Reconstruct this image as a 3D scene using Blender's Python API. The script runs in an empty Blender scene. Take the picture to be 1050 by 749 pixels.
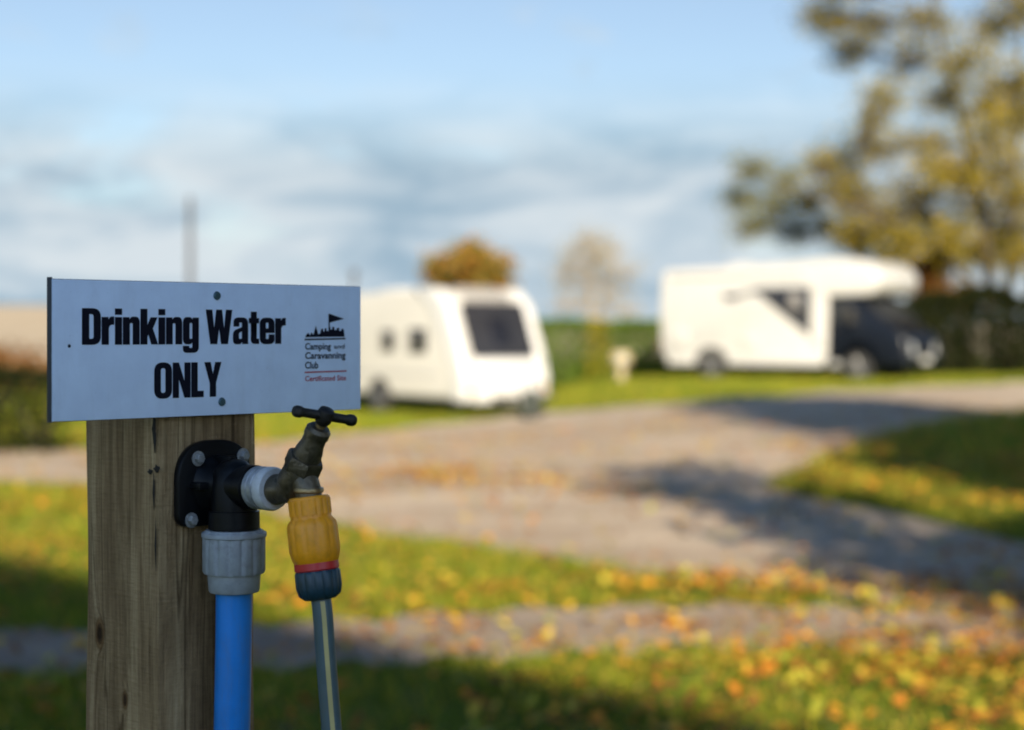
import bpy, bmesh, math, random
import numpy as np
from mathutils import Vector, Matrix, Quaternion
random.seed(7)
RNG = np.random.default_rng(11)
PI = math.pi
SC = bpy.context.scene
COL = SC.collection
F, CX, HZ, CH = 1900.0, 525.0, 342.0, 1.3      # focal length in photo pixels, principal column, horizon row, camera height

# ------------------------------------------------------------------ terrain
def sst(a, b, v):
    t = np.clip((np.asarray(v, float) - a) / (b - a), 0, 1)
    return t * t * (3 - 2 * t)

def gz(x, y):
    r = sst(14, 38, y) * (1 - sst(70, 140, y))
    und = 0.012 * np.sin(np.asarray(x) * 0.9 + 1.3) * np.sin(np.asarray(y) * 0.55)
    return r * (-0.40 + 0.60 * sst(-0.5, 4.5, x)) + und

def at(px, y, py=None):
    """photo column (and row) at a depth -> world point"""
    return Vector(((px - CX) / F * y, y, CH - ((py if py is not None else HZ) - HZ) / F * y))

_D = np.linspace(3.5, 160, 8000)
def ground(px, py):
    x = (px - CX) / F * _D
    z = CH - (py - HZ) / F * _D
    k = int(np.argmax(z <= gz(x, _D)))
    return float(x[k]), float(_D[k])

# ------------------------------------------------------------------ materials
def nodes(name):
    m = bpy.data.materials.new(name); m.use_nodes = True
    nt = m.node_tree
    return m, nt, nt.nodes['Principled BSDF']

def N(nt, kind, **kw):
    n = nt.nodes.new(kind)
    for k, v in kw.items():
        if k in n.inputs: n.inputs[k].default_value = v
        else: setattr(n, k, v)
    return n

def ramp(nt, fac, stops):
    n = nt.nodes.new('ShaderNodeValToRGB')
    el = n.color_ramp.elements
    while len(el) < len(stops): el.new(0.5)
    for e, (p, c) in zip(el, stops):
        e.position = p; e.color = (*c, 1)
    nt.links.new(fac, n.inputs[0])
    return n.outputs[0]

def coords(nt, scale=(1, 1, 1), kind='Object'):
    t = N(nt, 'ShaderNodeTexCoord'); mp = N(nt, 'ShaderNodeMapping')
    mp.inputs['Scale'].default_value = scale
    nt.links.new(t.outputs[kind], mp.inputs[0])
    return mp.outputs[0]

def noise(nt, vec, scale, detail=4, rough=0.55, dist=0.0):
    n = N(nt, 'ShaderNodeTexNoise', Scale=scale, Detail=detail, Roughness=rough, Distortion=dist)
    nt.links.new(vec, n.inputs['Vector'])
    return n.outputs[0]

def bump(nt, b, h, strength, dist=0.01):
    n = N(nt, 'ShaderNodeBump', Strength=strength, Distance=dist)
    nt.links.new(h, n.inputs['Height']); nt.links.new(n.outputs[0], b.inputs['Normal'])

def mat(name, col, rough=0.5, metal=0.0, var=0.12, scale=30, bmp=0.0, coat=0.0, spec=0.5):
    m, nt, b = nodes(name)
    v = coords(nt)
    f = noise(nt, v, scale, 6, 0.6)
    c0 = tuple(max(0, x * (1 - var)) for x in col); c1 = tuple(min(1, x * (1 + var)) for x in col)
    nt.links.new(ramp(nt, f, [(0.3, c0), (0.7, c1)]), b.inputs['Base Color'])
    mr = N(nt, 'ShaderNodeMapRange'); mr.inputs['To Min'].default_value = max(0.02, rough - 0.12); mr.inputs['To Max'].default_value = min(1, rough + 0.12)
    nt.links.new(f, mr.inputs[0]); nt.links.new(mr.outputs[0], b.inputs['Roughness'])
    b.inputs['Metallic'].default_value = metal
    b.inputs['Coat Weight'].default_value = coat
    b.inputs['Specular IOR Level'].default_value = spec
    if bmp: bump(nt, b, f, bmp)
    return m

def grime(m, scale, amount, tint=(.10, .085, .06), stretch=(1, 1, 1), lo=.5, hi=.72):
    nt = m.node_tree; b = nt.nodes['Principled BSDF']; src = b.inputs['Base Color'].links[0].from_socket
    f = noise(nt, coords(nt, stretch), scale, 8, .7, .4)
    k = N(nt, 'ShaderNodeMapRange'); k.inputs['From Min'].default_value = lo; k.inputs['From Max'].default_value = hi; k.inputs['To Max'].default_value = amount
    nt.links.new(f, k.inputs[0])
    q = N(nt, 'ShaderNodeMix', data_type='RGBA'); nt.links.new(k.outputs[0], q.inputs[0]); nt.links.new(src, q.inputs[6]); q.inputs[7].default_value = (*tint, 1)
    nt.links.new(q.outputs[2], b.inputs['Base Color'])

def leaf_mat(name, stops, trans=0.35, rough=0.55, spec=0.25):
    m, nt, b = nodes(name)
    g = N(nt, 'ShaderNodeNewGeometry')
    c = ramp(nt, g.outputs['Random Per Island'], stops)
    nt.links.new(c, b.inputs['Base Color']); b.inputs['Roughness'].default_value = rough
    b.inputs['Specular IOR Level'].default_value = spec
    t = N(nt, 'ShaderNodeBsdfTranslucent'); nt.links.new(c, t.inputs[0])
    mx = N(nt, 'ShaderNodeMixShader'); mx.inputs[0].default_value = trans
    nt.links.new(b.outputs[0], mx.inputs[1]); nt.links.new(t.outputs[0], mx.inputs[2])
    nt.links.new(mx.outputs[0], nt.nodes['Material Output'].inputs[0])
    return m

def wood_mat(knots):
    """knots: (point on the timber, radius across, radius along)"""
    m, nt, b = nodes('weathered post timber')
    tc = N(nt, 'ShaderNodeTexCoord'); vec = tc.outputs['Object']; tot = None
    def math2(op, a, c):
        n = N(nt, 'ShaderNodeMath', operation=op)
        for i, q in enumerate((a, c)):
            if isinstance(q, (int, float)): n.inputs[i].default_value = q
            else: nt.links.new(q, n.inputs[i])
        return n.outputs[0]
    near = None
    for (p, rx, rz) in knots:
        sub = N(nt, 'ShaderNodeVectorMath', operation='SUBTRACT'); nt.links.new(vec, sub.inputs[0]); sub.inputs[1].default_value = p
        sc = N(nt, 'ShaderNodeVectorMath', operation='MULTIPLY'); nt.links.new(sub.outputs[0], sc.inputs[0]); sc.inputs[1].default_value = (1 / rx, 1 / rx, 1 / rz)
        ln = N(nt, 'ShaderNodeVectorMath', operation='LENGTH'); nt.links.new(sc.outputs[0], ln.inputs[0])
        near = ln.outputs['Value'] if near is None else math2('MINIMUM', near, ln.outputs['Value'])
    # grain bends round the knots
    def grain(scale, zs, det, dist, rough=.6):
        mp = N(nt, 'ShaderNodeMapping'); mp.inputs['Scale'].default_value = (1, 1, zs); nt.links.new(vec, mp.inputs[0])
        bend = math2('DIVIDE', .012, math2('ADD', near, .35))
        ad = N(nt, 'ShaderNodeVectorMath', operation='ADD'); nt.links.new(mp.outputs[0], ad.inputs[0])
        cb = N(nt, 'ShaderNodeCombineXYZ'); nt.links.new(bend, cb.inputs[0]); nt.links.new(bend, cb.inputs[1]); nt.links.new(cb.outputs[0], ad.inputs[1])
        return noise(nt, ad.outputs[0], scale, det, rough, dist)
    g1 = grain(42, .07, 8, .9, .68); g2 = grain(330, .035, 4, .3); big = noise(nt, coords(nt, (1, 1, .35)), 17, 6, .7, .5); saw = noise(nt, coords(nt, (.15, .15, 1)), 420, 3, .6)
    c = ramp(nt, g1, [(.28, (.15, .092, .045)), (.47, (.32, .212, .108)), (.60, (.44, .31, .166)), (.74, (.58, .435, .25))])
    def over(base, fac_col, k):
        q = N(nt, 'ShaderNodeMix', data_type='RGBA', blend_type='MULTIPLY'); q.inputs[0].default_value = k
        nt.links.new(base, q.inputs[6]); nt.links.new(fac_col, q.inputs[7]); return q.outputs[2]
    c = over(c, ramp(nt, g2, [(.32, (.55, .51, .46)), (.6, (1, 1, 1))]), .7)
    c = over(c, ramp(nt, big, [(.30, (.48, .45, .40)), (.50, (.86, .84, .80)), (.66, (1.12, 1.12, 1.08))]), .9)
    c = over(c, ramp(nt, saw, [(.35, (.80, .79, .78)), (.6, (1, 1, 1))]), .5)
    cr = grain(26, .022, 3, .5)
    c = over(c, ramp(nt, cr, [(.488, (1, 1, 1)), (.5, (.20, .16, .12)), (.512, (1, 1, 1))]), .75)
    c = over(c, ramp(nt, math2('MULTIPLY', near, .25), [(.10, (.16, .11, .08)), (.24, (.30, .22, .16)), (.30, (.75, .62, .5)), (.36, (.55, .45, .36)), (.46, (1, 1, 1))]), .95)
    nt.links.new(c, b.inputs['Base Color'])
    b.inputs['Roughness'].default_value = .88; b.inputs['Specular IOR Level'].default_value = .15
    bump(nt, b, math2('ADD', math2('ADD', g1, g2), math2('MULTIPLY', saw, .5)), .8, .003)
    return m

def ground_mat():
    m, nt, b = nodes('mown grass ground')
    v = coords(nt)
    a = noise(nt, v, 0.35, 5, 0.6); f = noise(nt, v, 9, 6, 0.7); ff = noise(nt, v, 60, 4, 0.7)
    c = ramp(nt, f, [(0.25, (0.045, 0.07, 0.006)), (0.5, (0.085, 0.125, 0.010)), (0.75, (0.15, 0.17, 0.020))])
    mx = N(nt, 'ShaderNodeMix', data_type='RGBA'); nt.links.new(ramp(nt, a, [(0.42, (0, 0, 0)), (0.68, (0.75,) * 3)]), mx.inputs[0])
    nt.links.new(c, mx.inputs[6]); mx.inputs[7].default_value = (0.17, 0.145, 0.03, 1)
    sp = N(nt, 'ShaderNodeSeparateXYZ'); nt.links.new(v, sp.inputs[0])
    far = N(nt, 'ShaderNodeMapRange'); far.inputs['From Min'].default_value = 75; far.inputs['From Max'].default_value = 110
    nt.links.new(sp.outputs[1], far.inputs[0])
    m2 = N(nt, 'ShaderNodeMix', data_type='RGBA'); nt.links.new(far.outputs[0], m2.inputs[0])
    nt.links.new(mx.outputs[2], m2.inputs[6]); nt.links.new(ramp(nt, a, [(0.35, (0.36, 0.29, 0.21)), (0.65, (0.44, 0.37, 0.275))]), m2.inputs[7])
    nt.links.new(m2.outputs[2], b.inputs['Base Color'])
    b.inputs['Roughness'].default_value = 0.95; b.inputs['Specular IOR Level'].default_value = 0.1
    bump(nt, b, ff, 0.6, 0.03)
    return m

def track_mat(name, lo, hi):
    m, nt, b = nodes(name)
    v = coords(nt)
    a = noise(nt, v, 0.5, 5, 0.65, 0.4); f = noise(nt, v, 45, 5, 0.75); st = noise(nt, coords(nt, (0.25, 1.2, 1)), 0.9, 4, 0.6)
    mixf = N(nt, 'ShaderNodeMath', operation='ADD'); nt.links.new(a, mixf.inputs[0]); nt.links.new(st, mixf.inputs[1])
    h = N(nt, 'ShaderNodeMath', operation='MULTIPLY'); h.inputs[1].default_value = 0.5; nt.links.new(mixf.outputs[0], h.inputs[0])
    c = ramp(nt, h.outputs[0], [(0.36, lo), (0.6, hi)])
    mx = N(nt, 'ShaderNodeMix', data_type='RGBA', blend_type='MULTIPLY'); mx.inputs[0].default_value = 0.8
    nt.links.new(c, mx.inputs[6]); nt.links.new(ramp(nt, f, [(0.3, (0.55, 0.55, 0.55)), (0.6, (1.1, 1.08, 1.05))]), mx.inputs[7])
    nt.links.new(mx.outputs[2], b.inputs['Base Color'])
    b.inputs['Roughness'].default_value = 0.9; b.inputs['Specular IOR Level'].default_value = 0.2
    bump(nt, b, f, 0.7, 0.02)
    return m

def brick_mat():
    m, nt, b = nodes('red brick')
    v = coords(nt, (1, 1, 1))
    mp = N(nt, 'ShaderNodeMapping'); mp.inputs['Rotation'].default_value = (PI / 2, 0, 0); nt.links.new(v, mp.inputs[0])
    br = N(nt, 'ShaderNodeTexBrick', Scale=4.4); nt.links.new(mp.outputs[0], br.inputs[0])
    br.inputs['Color1'].default_value = (0.26, 0.10, 0.06, 1); br.inputs['Color2'].default_value = (0.32, 0.15, 0.09, 1); br.inputs['Mortar'].default_value = (0.35, 0.32, 0.28, 1)
    nt.links.new(br.outputs[0], b.inputs['Base Color']); b.inputs['Roughness'].default_value = 0.9
    return m

M = {}
M['board'] = mat('shade-blued white sign face', (0.68, 0.79, 0.97), 0.45, var=0.05, scale=40)  # blue cast of the shade is put into the white base colour
M['board_edge'] = mat('dark sign edge', (0.03, 0.035, 0.045), 0.6)
M['ink'] = mat('black sign ink', (0.006, 0.006, 0.014), 0.6, spec=.12)
M['red_ink'] = mat('red sign ink', (0.42, 0.015, 0.03), 0.5)
M['screw'] = mat('greenish screw', (0.07, 0.13, 0.16), 0.4, 0.6, bmp=0.2)
M['zinc'] = mat('galvanised bolt', (0.30, 0.30, 0.29), 0.6, 0.5, 0.35, 300)
M['black_plastic'] = mat('black plastic', (0.004, 0.0045, 0.0055), 0.38, var=0.3, scale=80, spec=.18)
M['grey_plastic'] = mat('pale grey plastic', (0.29, 0.31, 0.32), 0.5, var=0.15, scale=120)
M['white_ring'] = mat('white sealing ring', (0.55, 0.56, 0.56), 0.4, scale=150)
M['dull_metal'] = mat('dull collar metal', (0.36, 0.38, 0.40), 0.42, 0.5, 0.3, 120)
M['blue_pipe'] = mat('blue water pipe', (0.006, 0.205, 0.62), 0.34, var=0.12, scale=25)
M['brass'] = mat('tarnished brass', (0.13, 0.105, 0.070), 0.42, 0.75, 0.5, 110, 0.25)
M['brass_bright'] = mat('worn brass', (0.36, 0.25, 0.12), 0.36, 0.8, 0.4, 110, 0.2)
M['brass_dark'] = mat('dark tap handle', (0.035, 0.031, 0.027), 0.5, 0.6, 0.4, 150, 0.25)
M['yellow'] = mat('yellow hose fitting', (0.88, 0.33, 0.005), 0.42, var=0.15, scale=70)
M['red_plastic'] = mat('red hose ring', (0.50, 0.02, 0.02), 0.4)
M['navy_plastic'] = mat('dark teal hose nut', (0.012, 0.040, 0.058), 0.42, scale=70)
M['hose'] = mat('grey blue hose', (0.06, 0.10, 0.115), 0.35, scale=60)
M['hose_stripe'] = mat('yellow hose stripe', (0.48, 0.40, 0.16), 0.4)
M['ground'] = ground_mat()
M['track'] = track_mat('pale gravel track', (0.29, 0.225, 0.165), (0.50, 0.415, 0.33))
M['path'] = track_mat('grey gravel path', (0.22, 0.18, 0.145), (0.38, 0.31, 0.25))
M['grass'] = leaf_mat('grass blades', [(0.0, (0.045, 0.085, 0.006)), (0.4, (0.12, 0.18, 0.008)), (0.7, (0.23, 0.27, 0.012)), (0.86, (0.38, 0.31, 0.025)), (1.0, (0.48, 0.31, 0.05))], 0.4)
M['leaf_litter'] = leaf_mat('fallen autumn leaves', [(0.0, (0.10, 0.045, 0.018)), (0.22, (0.28, 0.10, 0.02)), (0.45, (0.52, 0.19, 0.022)), (0.62, (0.58, 0.29, 0.03)), (0.80, (0.52, 0.40, 0.05)), (1.0, (0.26, 0.29, 0.03))], 0.25)
M['van_white'] = mat('white vehicle panel', (0.41, 0.405, 0.395), 0.28, var=0.02, scale=3, coat=0.4)
M['cara_white'] = mat('white caravan moulding', (0.46, 0.46, 0.46), 0.25, var=0.02, scale=3, coat=0.5)
M['cara_side'] = mat('cream caravan side', (0.42, 0.41, 0.385), 0.35, var=0.02, scale=3)
M['navy_paint'] = mat('navy car paint', (0.003, 0.0045, 0.009), 0.34, 0.0, 0.15, 5, spec=.3)
M['glass'] = mat('dark tinted glass', (0.010, 0.010, 0.013), 0.10, var=0.1, scale=3, spec=0.6)
M['glass_grey'] = mat('smoky acrylic window', (0.020, 0.020, 0.023), 0.14, var=0.1, scale=3)
M['cab_glass'] = mat('cab glass', (0.025, 0.027, 0.030), 0.5, var=0.1, scale=3, spec=0.1)
M['curtain'] = mat('pale curtain', (0.20, 0.19, 0.18), 0.8)
M['decal'] = mat('charcoal decal', (0.030, 0.030, 0.034), 0.4)
M['rubber'] = mat('tyre rubber', (0.020, 0.020, 0.021), 0.8)
M['alloy'] = mat('alloy rim', (0.42, 0.42, 0.42), 0.35, 0.7)
M['chassis'] = mat('dark chassis', (0.03, 0.028, 0.026), 0.7)
M['trim_grey'] = mat('grey trim', (0.30, 0.30, 0.30), 0.5)
M['lamp_glass'] = mat('headlamp lens', (0.30, 0.31, 0.32), 0.08, var=0.05, spec=0.8)
M['amber'] = mat('amber lens', (0.6, 0.2, 0.02), 0.2)
M['tail_red'] = mat('red lens', (0.45, 0.02, 0.02), 0.2)
M['plate'] = mat('number plate', (0.50, 0.50, 0.48), 0.4)
M['bark'] = mat('bark', (0.055, 0.044, 0.032), 0.9, var=0.4, scale=8, bmp=0.6)
M['bark_pale'] = mat('pale twig bark', (0.27, 0.22, 0.17), 0.9, var=0.3, scale=8)
M['pole_wood'] = mat('grey pole timber', (0.05, 0.05, 0.055), 0.9, var=0.25)
M['cream_post'] = mat('cream bollard', (0.32, 0.27, 0.165), 0.45)
M['brick'] = brick_mat()
M['slate'] = mat('slate roof', (0.09, 0.09, 0.10), 0.7, var=0.3, scale=12)
M['door_green'] = mat('green door', (0.03, 0.09, 0.05), 0.4)
M['leaf_olive'] = leaf_mat('yellowing leaves', [(0.0, (0.035, 0.042, 0.006)), (0.3, (0.11, 0.105, 0.012)), (0.6, (0.27, 0.21, 0.016)), (1.0, (0.54, 0.37, 0.024))], 0.4)
M['leaf_dull'] = leaf_mat('dull olive leaves', [(0.0, (0.07, 0.08, 0.02)), (0.5, (0.15, 0.145, 0.035)), (1.0, (0.27, 0.22, 0.05))], 0.35)
M['leaf_rust'] = leaf_mat('rust leaves', [(0.0, (0.09, 0.06, 0.015)), (0.45, (0.24, 0.10, 0.022)), (1.0, (0.40, 0.16, 0.026))], 0.3)
M['leaf_autumn'] = leaf_mat('brown green leaves', [(0.0, (0.08, 0.10, 0.016)), (0.4, (0.19, 0.15, 0.026)), (1.0, (0.42, 0.16, 0.025))], 0.3)
M['leaf_copper'] = leaf_mat('copper leaves', [(0.0, (0.07, 0.04, 0.012)), (1.0, (0.20, 0.085, 0.022))], 0.2)
M['leaf_straw'] = leaf_mat('straw leaves', [(0.0, (0.20, 0.18, 0.07)), (1.0, (0.36, 0.29, 0.13))], 0.4)
M['leaf_hedge'] = leaf_mat('hedge leaves', [(0.0, (0.028, 0.065, 0.004)), (0.5, (0.068, 0.125, 0.007)), (1.0, (0.13, 0.185, 0.011))], 0.25)
M['leaf_gold'] = leaf_mat('golden hedge leaves', [(0.0, (0.16, 0.14, 0.015)), (0.5, (0.32, 0.25, 0.022)), (1.0, (0.46, 0.34, 0.03))], 0.35)
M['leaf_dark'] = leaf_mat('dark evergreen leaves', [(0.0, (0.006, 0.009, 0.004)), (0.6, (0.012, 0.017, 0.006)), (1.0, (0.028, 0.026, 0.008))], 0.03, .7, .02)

# ------------------------------------------------------------------ object helpers
def thing(name, label, cat, loc, rotz=0.0, group=None):
    o = bpy.data.objects.new(name, None); COL.objects.link(o)
    o.empty_display_size = 0.2
    o.location = loc; o.rotation_euler = (0, 0, rotz)
    o['label'] = label; o['category'] = cat
    if group: o['group'] = group
    return o

def tmat(o): return Matrix.Translation(o.location) @ Matrix.Rotation(o.rotation_euler.z, 4, 'Z')

def finish(me, mats, smooth=None):
    for m in (mats if isinstance(mats, (list, tuple)) else [mats]): me.materials.append(m)
    if smooth is not None:
        me.polygons.foreach_set('use_smooth', [True] * len(me.polygons))
        me.set_sharp_from_angle(angle=smooth)

def obj(name, bm, mats, parent=None, frame=None, smooth=math.radians(40), label=None):
    """frame: matrix from the coordinates the bmesh is built in to world; None = the parent thing's own coordinates"""
    me = bpy.data.meshes.new(name)
    bmesh.ops.recalc_face_normals(bm, faces=bm.faces)
    bm.to_mesh(me); bm.free()
    if frame is not None and parent is not None:
        top = parent
        while top.parent: top = top.parent
        me.transform(tmat(top).inverted() @ frame)
    elif frame is not None: me.transform(frame)
    finish(me, mats, smooth)
    o = bpy.data.objects.new(name, me); COL.objects.link(o); o.parent = parent
    if label: o['label'] = label
    return o

def single(o, label, cat, group=None):
    o['label'] = label; o['category'] = cat
    if group: o['group'] = group
    return o

def np_obj(name, verts, faces, m, parent=None, smooth=False, frame=None):
    me = bpy.data.meshes.new(name)
    nv, nf, k = len(verts), len(faces), faces.shape[1]
    me.vertices.add(nv); me.vertices.foreach_set('co', np.asarray(verts, np.float32).ravel())
    me.loops.add(nf * k); me.loops.foreach_set('vertex_index', faces.astype(np.int32).ravel())
    me.polygons.add(nf); me.polygons.foreach_set('loop_start', np.arange(0, nf * k, k, dtype=np.int32))
    me.update(calc_edges=True); me.validate()
    if parent is not None: me.transform(tmat(parent).inverted())
    finish(me, m, math.radians(180) if smooth else None)
    o = bpy.data.objects.new(name, me); COL.objects.link(o); o.parent = parent
    return o

def basis(axis):
    a = Vector(axis).normalized()
    r = Vector((0, 0, 1)) if abs(a.z) < 0.9 else Vector((1, 0, 0))
    x = r.cross(a).normalized(); y = a.cross(x)
    return x, y, a

def lathe(bm, prof, org, axis, seg=40, mi=0, lobes=None):
    """prof: (radius, height along axis); lobes=(count, depth, from, to) flutes rows"""
    x, y, a = basis(axis); org = Vector(org); rings = []
    for i, (r, h) in enumerate(prof):
        c = org + a * h
        if r < 1e-6: rings.append([bm.verts.new(c)]); continue
        ring = []
        for k in range(seg):
            t = 2 * PI * k / seg; rr = r
            if lobes and lobes[2] <= i <= lobes[3]: rr = r - lobes[1] * (0.5 + 0.5 * math.cos(lobes[0] * t)) ** 4
            ring.append(bm.verts.new(c + (x * math.cos(t) + y * math.sin(t)) * rr))
        rings.append(ring)
    for A, B in zip(rings, rings[1:]):
        for k in range(seg):
            q = (k + 1) % seg
            if len(A) == 1 and len(B) == 1: continue
            if len(A) == 1: f = bm.faces.new((A[0], B[q], B[k]))
            elif len(B) == 1: f = bm.faces.new((A[k], A[q], B[0]))
            else: f = bm.faces.new((A[k], A[q], B[q], B[k]))
            f.material_index = mi
    for R in (rings[0], rings[-1]):
        if len(R) > 2: bm.faces.new(R).material_index = mi

def cyl(bm, p0, p1, r, seg=32, bev=0.0, mi=0):
    p0, p1 = Vector(p0), Vector(p1); L = (p1 - p0).length
    b = min(bev, r * .5, L * .4)
    prof = [(r - b, 0), (r, b), (r, L - b), (r - b, L)] if b else [(r, 0), (r, L)]
    lathe(bm, prof, p0, p1 - p0, seg, mi)

def tube(bm, pts, radii, seg=8, mi=0):
    pts = [Vector(p) for p in pts]; rings = []
    n = len(pts); x = None
    for i, p in enumerate(pts):
        d = (pts[min(i + 1, n - 1)] - pts[max(i - 1, 0)]).normalized()
        if x is None: x = basis(d)[0]
        x = (x - d * x.dot(d)).normalized(); y = d.cross(x)
        r = radii[i] if isinstance(radii, (list, tuple)) else radii
        rings.append([bm.verts.new(p + (x * math.cos(2 * PI * k / seg) + y * math.sin(2 * PI * k / seg)) * r) for k in range(seg)])
    for A, B in zip(rings, rings[1:]):
        for k in range(seg):
            bm.faces.new((A[k], A[(k + 1) % seg], B[(k + 1) % seg], B[k])).material_index = mi
    bm.faces.new(rings[0]).material_index = mi; bm.faces.new(rings[-1]).material_index = mi

def box(bm, lo, hi, bev=0.0, mi=0, segs=2):
    t = bmesh.new(); r = bmesh.ops.create_cube(t, size=1)
    lo, hi = Vector(lo), Vector(hi)
    for v in t.verts: v.co = Vector([lo[i] + (v.co[i] + .5) * (hi[i] - lo[i]) for i in range(3)])
    if bev: bmesh.ops.bevel(t, geom=t.edges[:], offset=bev, segments=segs, affect='EDGES', profile=.6)
    join(bm, t, mi)

def join(bm, t, mi=0, mtx=None):
    mp = {v: bm.verts.new(mtx @ v.co if mtx else v.co) for v in t.verts}
    for f in t.faces:
        try: bm.faces.new([mp[v] for v in f.verts]).material_index = mi
        except ValueError: pass
    t.free()

def prism(bm, outline, to3, depth, bev=0.0, mi=0, segs=2, only_ends=False):
    """outline: 2-D polygon; to3(u, v, w): 3-D; extruded w from 0 to depth"""
    t = bmesh.new()
    a = [t.verts.new((u, v, 0)) for u, v in outline]; f = t.faces.new(a)
    r = bmesh.ops.extrude_face_region(t, geom=[f])
    bmesh.ops.translate(t, verts=[v for v in r['geom'] if isinstance(v, bmesh.types.BMVert)], vec=(0, 0, depth))
    bmesh.ops.recalc_face_normals(t, faces=t.faces)
    if bev:
        ed = [e for e in t.edges if (abs(e.verts[0].co.z - e.verts[1].co.z) < 1e-7)] if only_ends else t.edges[:]
        bmesh.ops.bevel(t, geom=ed, offset=bev, segments=segs, affect='EDGES', profile=.5)
    for v in t.verts: v.co = Vector(to3(*v.co))
    join(bm, t, mi)

def rpoly(pts, k=6):
    """polygon with per-corner rounding: (x, y, r)"""
    out = []; n = len(pts)
    for i, p in enumerate(pts):
        r = p[2] if len(p) > 2 else 0
        P = Vector(p[:2])
        if not r: out.append((P.x, P.y)); continue
        A, B = Vector(pts[i - 1][:2]) - P, Vector(pts[(i + 1) % n][:2]) - P
        a, b = P + A.normalized() * min(r, A.length * .49), P + B.normalized() * min(r, B.length * .49)
        for j in range(k + 1):
            t = j / k; q = a * (1 - t) ** 2 + P * 2 * t * (1 - t) + b * t * t
            out.append((q.x, q.y))
    return out

def rrect(x0, y0, x1, y1, r): return rpoly([(x0, y0, r), (x1, y0, r), (x1, y1, r), (x0, y1, r)])

# ------------------------------------------------------------------ setting: ground, track, path
def grid_lines(lo, hi, fine_lo, fine_hi, step, coarse):
    a = list(np.arange(fine_lo, fine_hi + 1e-6, step)); v = fine_lo
    s = step
    while v > lo: s = min(s * 1.35, coarse); v -= s; a.insert(0, v)
    v = fine_hi; s = step
    while v < hi: s = min(s * 1.35, coarse); v += s; a.append(v)
    return np.array(a)

def hill(x, y):
    return 7.0 * sst(150, 420, y) * (0.35 + 0.65 * sst(60, -120, -np.asarray(x) * -1.0)) + 0.6 * sst(90, 150, y)
GX, GY = grid_lines(-500, 500, -26, 26, 0.5, 40), grid_lines(-60, 900, -4, 62, 0.5, 40)
XX, YY = np.meshgrid(GX, GY)
ZZ = gz(XX, YY) + hill(XX, YY)
nx, ny = len(GX), len(GY)
ii, jj = np.meshgrid(np.arange(nx - 1), np.arange(ny - 1)); b0 = (jj * nx + ii).ravel()
g = np_obj('ground', np.stack([XX, YY, ZZ], -1).reshape(-1, 3), np.stack([b0, b0 + 1, b0 + nx + 1, b0 + nx], 1), M['ground'], smooth=True)
g['kind'] = 'structure'

def curve(pts): 
    a = np.array(pts, float); return a
MAIN_U = curve([(-500, 470), (-200, 466), (0, 463), (160, 459), (262, 455), (380, 443), (490, 431), (560, 423), (700, 413), (850, 402), (960, 396), (1050, 392), (1400, 390)])
MAIN_L = curve([(-500, 488), (-200, 490), (0, 494), (85, 498), (262, 520), (360, 543), (450, 555), (560, 574), (700, 594), (830, 606), (950, 624), (1050, 645), (1400, 700)])
PATH_U = curve([(-500, 662), (0, 650), (262, 642), (350, 638), (450, 630), (600, 624), (750, 622), (900, 626), (1000, 636), (1400, 676)])
PATH_L = curve([(-500, 705), (0, 690), (262, 685), (400, 680), (550, 672), (700, 665), (850, 664), (1000, 668), (1400, 705)])
ISL_U = curve([(795, 502), (830, 484), (870, 465), (940, 440), (1000, 430), (1050, 425), (1400, 412)])
ISL_L = curve([(795, 504), (850, 516), (900, 525), (1000, 548), (1050, 562), (1400, 600)])

def sheet(name, U, L, lift, m, x0, x1, kind='structure', rows=14, wob=0.12):
    cols = np.arange(x0, x1 + 1, 12.0); V = []
    for i, px in enumerate(cols):
        gu = np.array(ground(px, np.interp(px, U[:, 0], U[:, 1]))); gl = np.array(ground(px, np.interp(px, L[:, 0], L[:, 1])))
        w = wob if 0 < i < len(cols) - 1 else 0
        gu[1] += w * gu[1] / 10 * (math.sin(px * .061) + .6 * math.sin(px * .17 + 1)) ; gl[1] += w * gl[1] / 10 * (math.sin(px * .053 + 2) + .6 * math.sin(px * .143))
        for r in range(rows):
            t = r / (rows - 1); p = gl * (1 - t) + gu * t
            e = 1.0 if 0 < r < rows - 1 else 0.15
            V.append((p[0], p[1], float(gz(p[0], p[1])) + lift * e))
    n = len(cols); i2, j2 = np.meshgrid(np.arange(n - 1), np.arange(rows - 1)); b = (i2 * rows + j2).ravel()
    o = np_obj(name, np.array(V), np.stack([b, b + rows, b + rows + 1, b + 1], 1), m, smooth=True)
    o['kind'] = kind
    return o
sheet('track', MAIN_U, MAIN_L, 0.014, M['track'], -500, 1400)
sheet('path', PATH_U, PATH_L, 0.020, M['path'], -500, 1400)
sheet('verge', ISL_U, ISL_L, 0.07, M['ground'], 795, 1400, wob=0.05)

def photo_px(x, y, z=0.0):
    return CX + F * x / y, HZ + F * (CH - z) / y
def inside(px, py, U, L, x0=-1e9, x1=1e9):
    return (py > np.interp(px, U[:, 0], U[:, 1])) & (py < np.interp(px, L[:, 0], L[:, 1])) & (px > x0) & (px < x1)
def on_track(x, y):
    z = gz(x, y); px, py = photo_px(x, y, z)
    isl = inside(px, py, ISL_U, ISL_L, 795)
    return (inside(px, py, MAIN_U, MAIN_L) & ~isl) | inside(px, py, PATH_U, PATH_L), isl

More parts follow.
